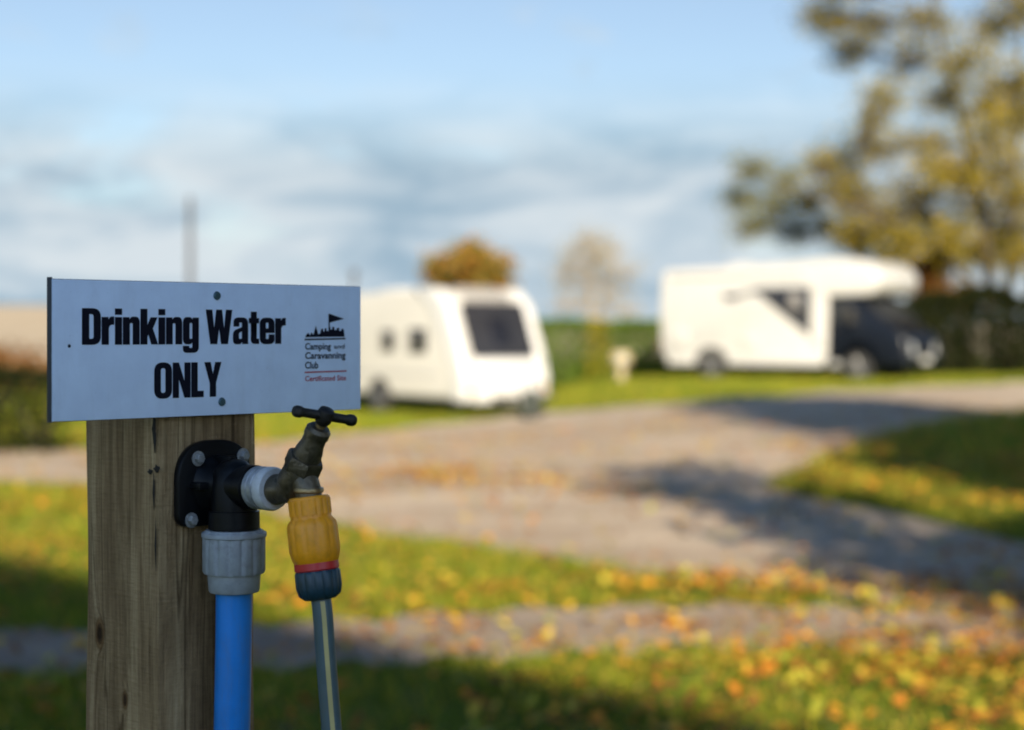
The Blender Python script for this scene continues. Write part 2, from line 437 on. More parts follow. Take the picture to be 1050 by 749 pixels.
def blades(name, n, y0, y1, h0, h1, w, spread=0.33, pad=1.2):
    y = np.sqrt(RNG.uniform(y0 ** 2, y1 ** 2, n)); x = RNG.uniform(-1, 1, n) * (spread * y + pad)
    jx, jy = x + RNG.normal(0, .07, n), y + RNG.normal(0, .10, n)
    tr, isl = on_track(jx, jy)
    patch = 0.5 + 0.5 * np.sin(x * 2.1 + 1.7 * np.sin(y * 1.3)) * np.sin(y * 1.9 + x)
    keep = ~tr & (RNG.uniform(0, 1, n) < 0.55 + 0.45 * patch)
    x, y, isl, patch = x[keep], y[keep], isl[keep], patch[keep]; n = len(x)
    z = gz(x, y) + np.where(isl, 0.06, 0.0)
    a = RNG.uniform(0, 2 * PI, n); h = RNG.uniform(h0, h1, n) * (0.6 + 0.6 * patch); lean = RNG.normal(0, .45, (n, 2)) * h[:, None]
    dx, dy = np.cos(a) * w / 2, np.sin(a) * w / 2
    P = np.empty((n, 3, 3))
    P[:, 0] = np.stack([x - dx, y - dy, z - .01], 1); P[:, 1] = np.stack([x + dx, y + dy, z - .01], 1)
    P[:, 2] = np.stack([x + lean[:, 0], y + lean[:, 1], z + h], 1)
    o = np_obj(name, P.reshape(-1, 3), np.arange(n * 3).reshape(-1, 3), M['grass']); return o
o = blades('grass', 200000, 3.2, 17, 0.03, 0.085, 0.009)
o['kind'] = 'stuff'; o['label'] = 'short green grass beside the gravel path'
o = blades('far_grass', 150000, 17, 56, 0.05, 0.13, 0.035)
o['kind'] = 'stuff'; o['label'] = 'mown grass around the caravan and motorhome'

def litter():
    n = 330000
    y = np.sqrt(RNG.uniform(3.2 ** 2, 30 ** 2, n)); x = RNG.uniform(-1, 1, n) * (0.33 * y + 1.0)
    z0 = gz(x, y); px, py = photo_px(x, y, z0)
    tr, isl = on_track(x, y)
    p = np.full(n, 0.05)
    p += 0.85 * np.exp(-((py - (np.interp(px, PATH_U[:, 0], PATH_U[:, 1]) - 16)) / 15) ** 2) * sst(200, 460, px)
    p += 0.55 * sst(668, 700, py) * sst(380, 720, px)
    p += 0.22 * inside(px, py, PATH_U, PATH_L) + 0.5 * np.exp(-((py - np.interp(px, PATH_L[:, 0], PATH_L[:, 1]) - 4) / 7) ** 2) * sst(380, 600, px)
    p += 0.30 * sst(700, 900, px) * sst(560, 610, py)
    p += 0.42 * np.exp(-((py - 500 - .06 * (px - 560)) / 9) ** 2) * np.exp(-((px - 560) / 150) ** 2) + 0.22 * np.exp(-((py - 487) / 12) ** 2) * np.exp(-((px - 450) / 60) ** 2)
    p += 0.30 * np.exp(-((py - 495) / 40) ** 2) * sst(780, 840, px)
    clump = 0.55 + 0.45 * np.sin(x * 3.3 + 2 * np.sin(y * 2.1)) * np.sin(y * 3.1 + 1.2 * np.sin(x * 2.3))
    p += .14 * sst(440, 300, px) * sst(495, 510, py)
    p *= 2.0
    clump = clump * (0.35 + 1.1 * np.clip(np.sin(x * 7.1 + 3 * np.sin(y * 4.3)) * np.sin(y * 6.3 + 2.1 * np.sin(x * 5.2)) + .25, 0, 1))
    keep = RNG.uniform(0, 1, n) < p * clump
    x, y, tr, isl = x[keep], y[keep], tr[keep], isl[keep]; n = len(x)
    z = gz(x, y) + np.where(tr, 0.026, np.where(isl, 0.10, 0.045)) + RNG.uniform(0, .02, n)
    L = RNG.gamma(3.2, .0052, n).clip(.006, .030); W = L * RNG.uniform(.5, .8, n); a = RNG.uniform(0, 2 * PI, n)
    tilt = RNG.normal(0, .35, (n, 2)); curl = RNG.uniform(.1, .45, n)
    ux, uy = np.cos(a), np.sin(a)
    P = np.empty((n, 6, 3))
    base = [(-1, 0, 0), (-.35, 1, 1), (.45, .8, 1), (1, 0, 0), (.45, -.8, 1), (-.35, -1, 1)]
    for k, (l, w, c) in enumerate(base):
        lx, wx = l * L, w * W
        X = lx * ux - wx * uy; Y = lx * uy + wx * ux
        P[:, k] = np.stack([x + X, y + Y, z + X * tilt[:, 0] + Y * tilt[:, 1] + c * curl * W], 1)
    f = np.arange(n)[:, None] * 6
    faces = np.concatenate([f + np.array([0, 1, 2, 3]), f + np.array([0, 3, 4, 5])])
    o = np_obj('leaves', P.reshape(-1, 3), faces, M['leaf_litter'])
    o['kind'] = 'stuff'; o['label'] = 'fallen orange and yellow leaves on the grass and paths'
litter()

# ------------------------------------------------------------------ foreground: post, sign, pipe, tap, hose
TH = math.atan2(0.736, 0.677)
CORNER = Vector((-0.2827, 1.48, 0))
PF = Matrix.Translation(CORNER) @ Matrix.Rotation(TH, 4, 'Z') @ Matrix.Diagonal((1, -1, 1, 1))   # (s along face, t out of face, z)
U3 = Vector((0.677, 0.736, 0)); N3 = Vector((0.736, -0.677, 0))
def post_pt(s, t, z): return CORNER + U3 * s + N3 * t + Vector((0, 0, z))
def face_s(px):
    k = (px - CX) / F
    return (k * 1.48 + 0.2827) / (0.677 - k * 0.736)
def face_z(px, py):
    return CH - (py - HZ) / F * (1.48 + 0.736 * face_s(px))
def out_pt(s, px):
    """distance out of the post face at which a point over face position s shows in photo column px"""
    k = (px - CX) / F; X, Y = -0.2827 + .677 * s, 1.48 + .736 * s
    return (k * Y - X) / (0.736 + k * 0.677)
def zat(s, t, py):
    return CH - (py - HZ) / F * (1.48 + .736 * s - .677 * t)

post = thing('wooden_post', 'square weathered timber post carrying the drinking water sign and tap', 'post', post_pt(.05, -.05, 0), TH)
bm = bmesh.new()
NS, NZ = 8, 90
ring_uv = []
for side in range(4):
    for k in range(NS):
        t = k / NS
        ring_uv.append([(t, 0), (1, -t), (1 - t, -1), (0, -1 + t)][side])
rows = []
for j in range(NZ + 1):
    z = -0.3 + (1.335 + 0.3) * j / NZ; row = []
    for (u, w) in ring_uv:
        s, t = u * .1, w * .1
        e = min(abs(u), abs(1 - u)) + min(abs(w), abs(1 + w))     # 0 on a corner
        k = 0.0014 if e < .01 else 0
        k += 0.0009 * math.sin(z * 23 + u * 9 + w * 5) * (1 if e < .2 else .3)
        if u < .01 and abs(w) < .01: k += 0.0018 * max(0, math.sin(z * 11 + 1.0)) + .0010 * max(0, math.sin(z * 47))
        cx, cy = s - .05, t + .05; r = math.hypot(cx, cy)
        row.append(bm.verts.new((s - cx / r * k, t - cy / r * k, z)))
    rows.append(row)
n = len(ring_uv)
for A, B in zip(rows, rows[1:]):
    for k in range(n): bm.faces.new((A[k], A[(k + 1) % n], B[(k + 1) % n], B[k]))
bm.faces.new(rows[-1]); bm.faces.new(rows[0])
def left_face(px, py):   # point on the post's left side face
    k = (px - CX) / F; X, Y = -0.2827, 1.48
    q = (k * Y - X) / (-0.736 - k * .677)
    return (0, -q, CH - (py - HZ) / F * (Y + .677 * q))
KN = [(left_face(102, 650), .0042, .0085), (left_face(128, 718), .0024, .005), ((.074, 0, face_z(236, 680)), .0032, .006)]
wood_m = wood_mat([(tuple(tmat(post).inverted() @ PF @ Vector(p)), a, c) for p, a, c in KN])
obj('timber', bm, wood_m, post, PF, smooth=math.radians(30))
# knots and splits in the timber
M['split'] = mat('dark timber split', (0.018, 0.013, 0.008), 0.9)
def disc(bm, c, e1, e2, r1, r2, h, nrm, seg=14, wob=.18):
    c, e1, e2, nrm = Vector(c), Vector(e1), Vector(e2), Vector(nrm)
    ring = [bm.verts.new(c + (e1 * math.cos(2 * PI * k / seg) * r1 + e2 * math.sin(2 * PI * k / seg) * r2) * (1 + wob * math.sin(k * 2.7)) - nrm * .0008) for k in range(seg)]
    top = bm.verts.new(c + nrm * h)
    for k in range(seg): bm.faces.new((ring[k], ring[(k + 1) % seg], top))
bm = bmesh.new()
for (px, py, w, h) in ((157, 440, .0024, .012), (158, 452, .0016, .010), (160, 481, .0042, .0030), (153, 484, .0036, .0022), (157, 505, .0012, .014), (159, 560, .0007, .02), (149, 690, .0011, .05), (152, 620, .0006, .03)):
    disc(bm, left_face(px, py), (0, 1, 0), (0, 0, 1), w, h, .0006, (-1, 0, 0), 10, .3)
obj('split', bm, M['split'], post, PF)

# --- sign
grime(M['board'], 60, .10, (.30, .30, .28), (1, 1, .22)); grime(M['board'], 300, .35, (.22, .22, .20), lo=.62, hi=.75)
grime(M['blue_pipe'], 70, .35, (.10, .12, .14), (1, 1, .25)); grime(M['blue_pipe'], 400, .35, (.12, .16, .22), (1, 1, .1), .6, .7)
grime(M['grey_plastic'], 90, .5, (.14, .13, .11)); grime(M['yellow'], 110, .25, (.20, .12, .03)); grime(M['hose'], 60, .3, (.12, .12, .10), (1, 1, .3))
grime(M['white_ring'], 120, .5, (.35, .33, .28))
grime(M['van_white'], 1.6, .25, (.36, .34, .30), (1, 1, .5)); grime(M['cara_side'], 1.8, .25, (.34, .32, .27), (1, 1, .5)); grime(M['cara_white'], 2.2, .15, (.40, .39, .35), (1, 1, .5))
S0, S1 = face_s(48), face_s(365); SZ0, SZ1 = CH - .0672, CH + .0414
TB = 0.0065
sign = thing('water_sign', 'white rectangular drinking water only sign screwed to the timber post', 'sign', post_pt((S0 + S1) / 2, 0.003, SZ0), TH)
bm = bmesh.new()
box(bm, (S0, .0008, SZ0), (S1, TB - .0012, SZ1), .0005)
box(bm, (S0 - .0004, .0005, SZ0 - .0004), (S0 + .001, TB - .0006, SZ1 + .0012), .0002)
obj('backing_board', bm, M['board_edge'], sign, PF)
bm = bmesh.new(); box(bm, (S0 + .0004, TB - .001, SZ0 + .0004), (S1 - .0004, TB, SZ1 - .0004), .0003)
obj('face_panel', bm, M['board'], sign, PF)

XH = .76
GL = {
 'D': (.54, [[(0,0),(0,1),(.54,1,.24),(.54,0,.24)], [(.2,.15),(.2,.85),(.34,.85,.08),(.34,.15,.08)]]),
 'r': (.36, [[(0,0),(0,.76),(.19,.76),(.19,.67),(.25,.775,.05),(.36,.775),(.36,.56),(.25,.56,.06),(.2,.47,.03),(.2,0)]]),
 'i': (.2, [[(0,0),(0,.76),(.2,.76),(.2,0)], [(0,.84),(0,1),(.2,1),(.2,.84)]]),
 'n': (.5, [[(0,0),(0,.76),(.19,.76),(.19,.69),(.26,.775,.05),(.5,.775,.18),(.5,0),(.3,0),(.3,.61,.05),(.2,.61,.05),(.2,0)]]),
 'k': (.52, [[(0,0),(0,1),(.2,1),(.2,.52),(.31,.76),(.51,.76),(.37,.45),(.53,0),(.33,0),(.24,.3),(.2,.21),(.2,0)]]),
 'g': (.5, [[(.5,.76),(.31,.76),(.31,.69),(.25,.775,.05),(0,.775,.18),(0,0,.18),(.24,0,.05),(.3,.06),(.3,-.12,.04),(.19,-.12,.04),(.19,-.06),(0,-.06),(0,-.25,.14),(.5,-.25,.18)], [(.2,.14,.04),(.2,.62,.04),(.3,.62,.04),(.3,.14,.04)]]),
 'W': (.86, [[(0,1),(.2,1),(.265,.40),(.34,1),(.52,1),(.595,.40),(.66,1),(.86,1),(.715,0),(.50,0),(.43,.50),(.36,0),(.145,0)]]),
 'a': (.5, [[(.5,0),(.5,.775,.18),(.02,.775,.18),(.02,.52),(.2,.52),(.2,.64,.03),(.3,.64,.03),(.3,.49),(0,.38,.12),(0,-.01,.14),(.24,-.01,.06),(.31,.07),(.31,0)], [(.19,.14,.03),(.19,.33,.05),(.3,.38),(.3,.14,.03)]]),
 't': (.34, [[(.07,.95),(.26,.95),(.26,.76),(.34,.76),(.34,.62),(.26,.62),(.26,.14,.03),(.34,.14),(.34,0),(.07,0,.13),(.07,.62),(0,.62),(0,.76),(.07,.76)]]),
 'e': (.5, [[(.5,.33),(.5,.775,.2),(0,.775,.2),(0,-.01,.2),(.5,-.01,.2),(.5,.27),(.31,.27),(.31,.13,.04),(.2,.13,.04),(.2,.33)], [(.2,.45),(.2,.64,.04),(.3,.64,.04),(.3,.45)]]),
 'O': (.56, [[(0,-.01,.26),(0,1.01,.26),(.56,1.01,.26),(.56,-.01,.26)], [(.2,.14,.08),(.2,.86,.08),(.36,.86,.08),(.36,.14,.08)]]),
 'N': (.57, [[(0,0),(0,1),(.19,1),(.38,.44),(.38,1),(.57,1),(.57,0),(.38,0),(.19,.56),(.19,0)]]),
 'L': (.40, [[(0,0),(0,1),(.2,1),(.2,.17),(.4,.17),(.4,0)]]),
 'Y': (.56, [[(0,1),(.2,1),(.28,.62),(.36,1),(.56,1),(.38,.4),(.38,0),(.18,0),(.18,.4)]]),
 ' ': (.17, []),
}
def text_width(txt, gap): return sum(GL[c][0] for c in txt) + gap * (len(txt) - 1)
def flat_curve(splines, heavy=0.0):
    """closed 2-D outlines (even-odd holes) -> bmesh of a filled flat face"""
    cu = bpy.data.curves.new('outline', 'CURVE'); cu.dimensions = '2D'; cu.fill_mode = 'BOTH'; cu.offset = heavy
    for pts in splines:
        sp = cu.splines.new('POLY'); sp.points.add(len(pts) - 1)
        for q, (x, y) in zip(sp.points, pts): q.co = (x, y, 0, 1)
        sp.use_cyclic_u = True
    return curve_bm(cu)
def curve_bm(cu):
    o = bpy.data.objects.new('outline', cu); COL.objects.link(o)
    dg = bpy.context.evaluated_depsgraph_get(); dg.update()
    me = bpy.data.meshes.new_from_object(o.evaluated_get(dg))
    bm = bmesh.new(); bm.from_mesh(me)
    bpy.data.objects.remove(o); bpy.data.curves.remove(cu); bpy.data.meshes.remove(me)
    return bm
def glyph_line(txt, s0, s1, zb, zt, gap=.035):
    w = text_width(txt, gap); kx = (s1 - s0) / w; kz = zt - zb; x = 0; out = []
    for c in txt:
        for cont in GL[c][1]:
            out.append([(s0 + (x + a) * kx, zb + b * kz) for a, b in rpoly(cont)])
        x += GL[c][0] + gap
    return out
spl = glyph_line('Drinking Water', face_s(79), face_s(287.5), face_z(79, 353.5), face_z(79, 316.5))
spl += glyph_line('ONLY', face_s(153), face_s(221.5), face_z(153, 408.5), face_z(153, 372.5), .035)
def lay(bm, t):     # flat (x, y) outline -> sign face, thin relief
    for v in bm.verts: v.co = Vector((v.co.x, t, v.co.y))
    return bm
obj('lettering', lay(flat_curve(spl, .00022), TB + .0003), M['ink'], sign, PF, smooth=None)

# emblem at the right end: skyline with a flag, three lines of small type, a rule and a red line
def word(txt, px0, px1, py_base, py_top, heavy=.0):
    cu = bpy.data.curves.new('word', 'FONT'); cu.body = txt; cu.fill_mode = 'BOTH'; cu.offset = heavy; cu.resolution_u = 3
    bm = curve_bm(cu)
    xs = [v.co.x for v in bm.verts]; x0, x1 = min(xs), max(xs)
    s0, s1 = face_s(px0), face_s(px1); zb, zt = face_z(px0, py_base), face_z(px0, py_top)
    for v in bm.verts:
        v.co = Vector((s0 + (v.co.x - x0) / (x1 - x0) * (s1 - s0), TB + .0003, zb + v.co.y / .72 * (zt - zb)))
    return bm
def px_outline(pts): return [(face_s(a), face_z(a, b)) for a, b in pts]
bm = bmesh.new()
sky_line = [
  [(307.5,346),(309,343),(311,341.5),(312.5,344),(314,341),(316,343.5),(317.5,338),(318.5,334),(319.6,338),(321,343),(323,342),(324,337.5),(326,337.5),(326,340),(327.5,340),(327.5,337),(329.5,337),(329.5,339.5),(331.5,339.5),(331.5,335.5),(333.5,335.5),(333.5,338),(335.2,338),(335.2,335.5),(337.5,335.5),(337.5,338.5),(340,338.5),(340,336.5),(342.5,336.5),(342.5,339.5),(344.5,339.5),(344.5,337.5),(347,337.5),(348,345.5)],
  [(331.6,336),(331.6,322),(332.8,322),(332.8,336)],
  [(332.8,322),(347.5,327.2),(332.8,331)],
  [(307,347.6),(349,346.6),(349,348.2),(307,349.2)],
]
t = flat_curve([px_outline(p) for p in sky_line]); join(bm, lay(t, TB + .0003))
join(bm, word('Camping', 307.5, 334, 358.5, 351.8, .022)); join(bm, word('and', 337, 348, 357.6, 353, .012))
join(bm, word('Caravanning', 307.5, 349, 368, 361.2, .022)); join(bm, word('Club', 307.5, 321, 378, 371, .022))
t = flat_curve([px_outline([(307, 381.3), (350, 379.8), (350, 381.2), (307, 382.7)])]); join(bm, lay(t, TB + .0003), 1)
join(bm, word('Certificated Site', 307.5, 349.5, 391, 385.6, .015), 1)
obj('emblem', bm, [M['ink'], M['red_ink']], sign, PF, smooth=None)
for (px, py) in ((217, 303.5), (222, 412)):
    bm = bmesh.new(); s, z = face_s(px), face_z(px, py)
    lathe(bm, [(.0034, 0), (.0036, .0006), (.0030, .0016), (.0012, .0020), (0, .0016)], (s, TB, z), (0, 1, 0), 20)
    obj('screw', bm, M['screw'], sign, PF)
bm = bmesh.new(); lathe(bm, [(.0014, 0), (.0011, .0005), (0, .0007)], (face_s(66), TB, face_z(66, 355)), (0, 1, 0), 12)
obj('pin_hole', bm, M['ink'], sign, PF)

# --- black wall-plate elbow
SC_ = 0.052; ZC = 1.177; TP = 0.0312
elbow = thing('pipe_elbow', 'black plastic wall plate elbow bolted to the timber post', 'pipe fitting', post_pt(SC_, 0, ZC), TH)
bm = bmesh.new()
s0, s1 = face_s(177), .090
pl = rpoly([(s0, face_z(180, 541), .012), (s1, face_z(180, 541), .012), (s1, face_z(195, 452), .034), (s0, face_z(195, 452), .034)], 10)
prism(bm, pl, lambda u, v, w: (u, w + .0002, v), .0075, .0018, only_ends=True)
obj('flange', bm, M['black_plastic'], elbow, PF)
bm = bmesh.new()
lathe(bm, [(.024, .006), (.0215, .010), (.0175, .016), (.0165, .05), (.0178, .0505), (.0178, .058), (.0165, .0585), (.0160, .0645)], (SC_, 0, ZC), (0, 1, 0), 40)
lathe(bm, [(.0001, -.022), (.010, -.0195), (.0165, -.012), (.0185, 0), (.0185, .020), (.0205, .0205), (.0208, .0345)], (SC_, TP, ZC), (0, 0, -1), 40)
box(bm, (SC_ - .003, .006, ZC + .012), (SC_ + .003, .030, ZC + .024), .0015)
box(bm, (SC_ - .026, .006, ZC - .003), (SC_ + .026, .020, ZC + .003), .0015)
obj('elbow_body', bm, M['black_plastic'], elbow, PF)
for (px, py) in ((197, 470), (243, 467), (190, 533), (247, 531)):
    bm = bmesh.new(); s, z = face_s(px), face_z(px, py)
    lathe(bm, [(.0062, .0075), (.0062, .0085), (.0048, .0087)], (s, 0, z), (0, 1, 0), 24)
    lathe(bm, [(.0043, .0086), (.0043, .0115), (.0036, .0125), (0, .0128)], (s, 0, z), (0, 1, 0), 6)
    obj('bolt', bm, M['zinc'], elbow, PF)
bm = bmesh.new()
lathe(bm, [(.0155, .0600), (.0172, .0612), (.0172, .0655), (.0163, .0662), (.0172, .067), (.0172, .0715), (.0160, .0725)], (SC_, 0, ZC), (0, 1, 0), 40)
obj('threaded_collar', bm, M['dull_metal'], elbow, PF)
bm = bmesh.new()
lathe(bm, [(.0150, .0722), (.0168, .073), (.0174, .0750), (.0174, .0795), (.0162, .0822), (.0125, .0826)], (SC_, 0, ZC), (0, 1, 0), 40)
obj('sealing_ring', bm, M['white_ring'], elbow, PF)

# --- blue pipe with its grey nut
zn0, zn1 = zat(SC_, TP, 547), zat(SC_, TP, 607)
pipe = thing('water_pipe', 'bright blue plastic water pipe with a pale grey nut running down the post', 'pipe', post_pt(SC_, TP, 0), TH)
bm = bmesh.new()
pts = [(SC_ - .004, TP, -.25), (SC_ - .004, TP, .3), (SC_ - .0035, TP, .8), (SC_ - .0022, TP, .98), (SC_ - .0005, TP, 1.05), (SC_, TP, zn1 + .01)]
tube(bm, pts, .0146, 36)
obj('pipe_run', bm, M['blue_pipe'], pipe, PF)
bm = bmesh.new()
H = zn0 - zn1
lathe(bm, [(.0225, -.003), (.0247, -.001), (.0253, .001), (.0253, H * .64), (.0240, H * .68)], (SC_, TP, zn0), (0, 0, -1), 120, lobes=(15, .0016, 1, 3))
lathe(bm, [(.0257, 0), (.0261, .0008), (.0261, .0035), (.0254, .0042)], (SC_, TP, zn0 + .001), (0, 0, -1), 60)
lathe(bm, [(.0215, H * .66), (.0212, H * .74), (.0205, H * .97), (.0195, H), (.0150, H)], (SC_, TP, zn0), (0, 0, -1), 60)
obj('compression_nut', bm, M['grey_plastic'], pipe, PF)

# --- brass bib tap
tap = thing('water_tap', 'tarnished brass bib tap with a dark T handle on the black elbow', 'tap', post_pt(SC_, .118, ZC - .02), TH)
TB0 = out_pt(SC_, 301)
zB = zat(SC_, TB0, 499)
B = Vector((SC_, TB0, zB))
tilt = math.radians(33)
AX = Vector((0, math.sin(tilt), math.cos(tilt)))
bm = bmesh.new()
lathe(bm, [(.0118, 0), (.0122, .004), (.0105, .010), (.0100, .018), (.0112, .026)], (SC_, .0815, ZC), (0, 1, 0), 32)          # inlet tail
# cast body: from inlet up to seat and over to spout
tube(bm, [(SC_, .095, ZC), (SC_, .104, ZC + .001), (SC_, TB0, zB + .002), B + AX * .012, B + AX * .020], [.0102, .0118, .0140, .0138, .0130], 28)
SPT = out_pt(SC_, 316.5)
tube(bm, [B + AX * .006, Vector((SC_, SPT - .003, zB + .003)), Vector((SC_, SPT, zB - .004)), Vector((SC_, SPT, zat(SC_, SPT, 512)))], [.010, .0112, .0105, .0100], 28)
obj('tap_body', bm, M['brass'], tap, PF)
bm = bmesh.new()
lathe(bm, [(.0112, 0), (.0118, .0008), (.0118, .003), (.0108, .004)], (SC_, SPT, zat(SC_, SPT, 500)), (0, 0, -1), 32)
obj('spout_collar', bm, M['brass_bright'], tap, PF)
bm = bmesh.new()
lathe(bm, [(.0146, .016), (.0154, .0175), (.0154, .0265), (.0144, .0285)], B, AX, 6)
lathe(bm, [(.0128, .013), (.0138, .0145), (.0138, .017)], B, AX, 28)
lathe(bm, [(.0115, .028), (.0110, .034), (.0094, .041), (.0091, .048), (.0100, .0485), (.0100, .0540), (.0078, .0565), (.0052, .057)], B, AX, 28)
obj('bonnet', bm, M['brass'], tap, PF, smooth=math.radians(30))
bm = bmesh.new(); cyl(bm, B + AX * .055, B + AX * .066, .0042, 20)
obj('spindle', bm, M['brass_bright'], tap, PF)
HC = B + AX * .0670
E1 = Vector((1, 0, 0)); E2 = Vector((0, math.cos(tilt), -math.sin(tilt)))
HD = (E1 * .95 + E2 * .31).normalized()
bm = bmesh.new()
Lh = .0265
lathe(bm, [(.0001, -Lh - .0004), (.0036, -Lh), (.0046, -Lh + .002), (.0046, -Lh + .0055), (.0036, -Lh + .008), (.0037, -.006), (.0050, -.003), (.0050, .003), (.0037, .006), (.0036, Lh - .008), (.0046, Lh - .0055), (.0046, Lh - .002), (.0036, Lh), (.0001, Lh + .0004)], HC, HD, 20)
lathe(bm, [(.0050, -.007), (.0066, -.004), (.0068, .002), (.0058, .0055), (.0030, .0065), (0, .0067)], HC, AX, 24)
obj('tap_handle', bm, M['brass_dark'], tap, PF)

# --- hose connector and hose
Zt = zat(SC_, SPT, 509)
conn = thing('hose_connector', 'yellow click hose connector with red ring and dark nut under the tap', 'hose connector', post_pt(SC_, SPT, Zt - .08), TH)
BOT = Vector((SC_ + .003, out_pt(SC_ + .003, 328.5), zat(SC_, SPT, 613)))
TOP = Vector((SC_, SPT, Zt))
DX = (BOT - TOP).normalized(); LT = (BOT - TOP).length
k = LT / 104.0            # metres per photo pixel along the connector
bm = bmesh.new()
lathe(bm, [(.0120, 0), (.0150, .5 * k), (.0158, 2 * k), (.0158, 22 * k), (.0172, 24 * k), (.0190, 27 * k), (.0196, 31 * k), (.0198, 55 * k), (.0186, 62 * k), (.0172, 67 * k), (.0165, 68 * k)], TOP, DX, 96, lobes=(12, .0010, 4, 7))
lathe(bm, [(.0165, 3 * k), (.0165, 19 * k)], TOP, DX, 96, lobes=(16, .0008, 0, 1))
obj('connector_sleeve', bm, M['yellow'], conn, PF)
bm = bmesh.new(); lathe(bm, [(.0160, 66 * k), (.0172, 67 * k), (.0174, 74 * k), (.0160, 76 * k)], TOP, DX, 48)
obj('release_ring', bm, M['red_plastic'], conn, PF)
bm = bmesh.new()
lathe(bm, [(.0150, 74 * k), (.0168, 75.5 * k), (.0178, 78 * k), (.0180, 92 * k), (.0165, 100 * k), (.0120, 104.5 * k), (.0080, 105 * k)], TOP, DX, 96, lobes=(14, .0012, 2, 4))
obj('clamp_nut', bm, M['navy_plastic'], conn, PF)

def hose_pt(px, py, s):
    t = out_pt(s, px); return Vector((s, t, zat(s, t, py)))
hp = [BOT - DX * .012, hose_pt(330.5, 625, SC_ + .003), hose_pt(333.5, 665, SC_ + .004), hose_pt(337, 710, SC_ + .005), hose_pt(341, 760, SC_ + .006), hose_pt(347, 850, SC_ + .008)]
e = hp[-1]
hp += [e + Vector((.004, .005, -.30)), e + Vector((.012, .012, -.60)), Vector((e.x + .03, e.y + .03, .10)), Vector((e.x + .07, e.y + .06, .03)), Vector((e.x + .17, e.y + .12, .012)), Vector((e.x + .6, e.y + .10, .012)), Vector((e.x + .9, e.y - .4, .012))]
def smooth_path(P, n=8):
    P = [Vector(p) for p in P]
    out = []
    for i in range(len(P) - 1):
        a, b, c, d = P[max(i - 1, 0)], P[i], P[i + 1], P[min(i + 2, len(P) - 1)]
        for j in range(n):
            t = j / n
            out.append(0.5 * ((2 * b) + (c - a) * t + (2 * a - 5 * b + 4 * c - d) * t * t + (3 * b - a - 3 * c + d) * t ** 3))
    return out + [P[-1]]
hose = thing('garden_hose', 'grey blue garden hose with a thin yellow stripe hanging below the yellow connector', 'hose', post_pt(SC_, SPT, 0), TH)
hpts = smooth_path(hp)
bm = bmesh.new(); tube(bm, hpts, .0078, 24); obj('hose_tube', bm, M['hose'], hose, PF)
# stripe: a thin strip riding on the hose
cam_l = PF.inverted() @ Vector((0, 0, CH))
bm = bmesh.new(); prev = None
for i, p in enumerate(hpts[6:]):
    i += 6
    d = (hpts[min(i + 1, len(hpts) - 1)] - hpts[i - 1]).normalized()
    v = (Vector((cam_l.x + .1, cam_l.y + .15, p.z)) - p); v = (v - d * v.dot(d)).normalized(); w = d.cross(v)
    row = [bm.verts.new(p + (v * math.cos(a) + w * math.sin(a)) * .00805) for a in (-.22, 0, .22)]
    if prev:
        for q in range(2): bm.faces.new((prev[q], prev[q + 1], row[q + 1], row[q]))
    prev = row
obj('stripe', bm, M['hose_stripe'], hose, PF)

# ------------------------------------------------------------------ wheels
def wheel(parent, x, y, r, w, side):
    """side=+1: outer face towards +y"""
    bm = bmesh.new()
    lathe(bm, [(r * .62, -w / 2), (r * .93, -w / 2), (r, -w * .36), (r, w * .36), (r * .93, w / 2), (r * .62, w / 2)], (x, y, r), (0, 1, 0), 40)
    t = obj('wheel', bm, M['rubber'], parent)
    bm = bmesh.new()
    lathe(bm, [(r * .64, -w * .45), (r * .64, w * .47), (r * .58, w * .47), (r * .55, w * .3), (r * .2, w * .34), (r * .17, w * .46), (0, w * .47)], (x, y, r), (0, side, 0), 32)
    for k in range(7):
        a = 2 * PI * k / 7
        p = Vector((x, y, r)); d = Vector((math.cos(a), 0, math.sin(a)))
        tube(bm, [p + d * r * .15 + Vector((0, side * w * .44, 0)), p + d * r * .6 + Vector((0, side * w * .45, 0))], r * .055, 6)
    rim = obj('rim', bm, M['alloy'], t)
    return t

# ------------------------------------------------------------------ caravan   (local: +x forward, +y its left side)
cy_ = math.radians(-51)
fw = Vector((math.cos(cy_), math.sin(cy_), 0))
fc = at(520, 37.6)
cl = fc - fw * 3.05
cl.z = float(gz(cl.x, cl.y))
cara = thing('touring_caravan', 'white touring caravan with a large dark front window parked on the grass', 'caravan', cl, cy_)
HWc = 1.10
# side outline (x, z), front at +x
def cprof(inset=0.0):
    return rpoly([(-3.0, .42, .12), (-3.05, 1.3, .3), (-2.95, 2.48, .25), (-.5, 2.56, .6), (1.3, 2.62, .6), (2.12, 2.61, .38), (2.52, 2.25, .40), (2.92, 1.25, .4), (3.05, .85, .3), (3.0, .34, .14)], 7)
bm = bmesh.new()
prism(bm, cprof(), lambda u, v, w: (u, w - HWc, v), 2 * HWc, .11, segs=4, only_ends=True)
obj('body', bm, M['cara_side'], cara)
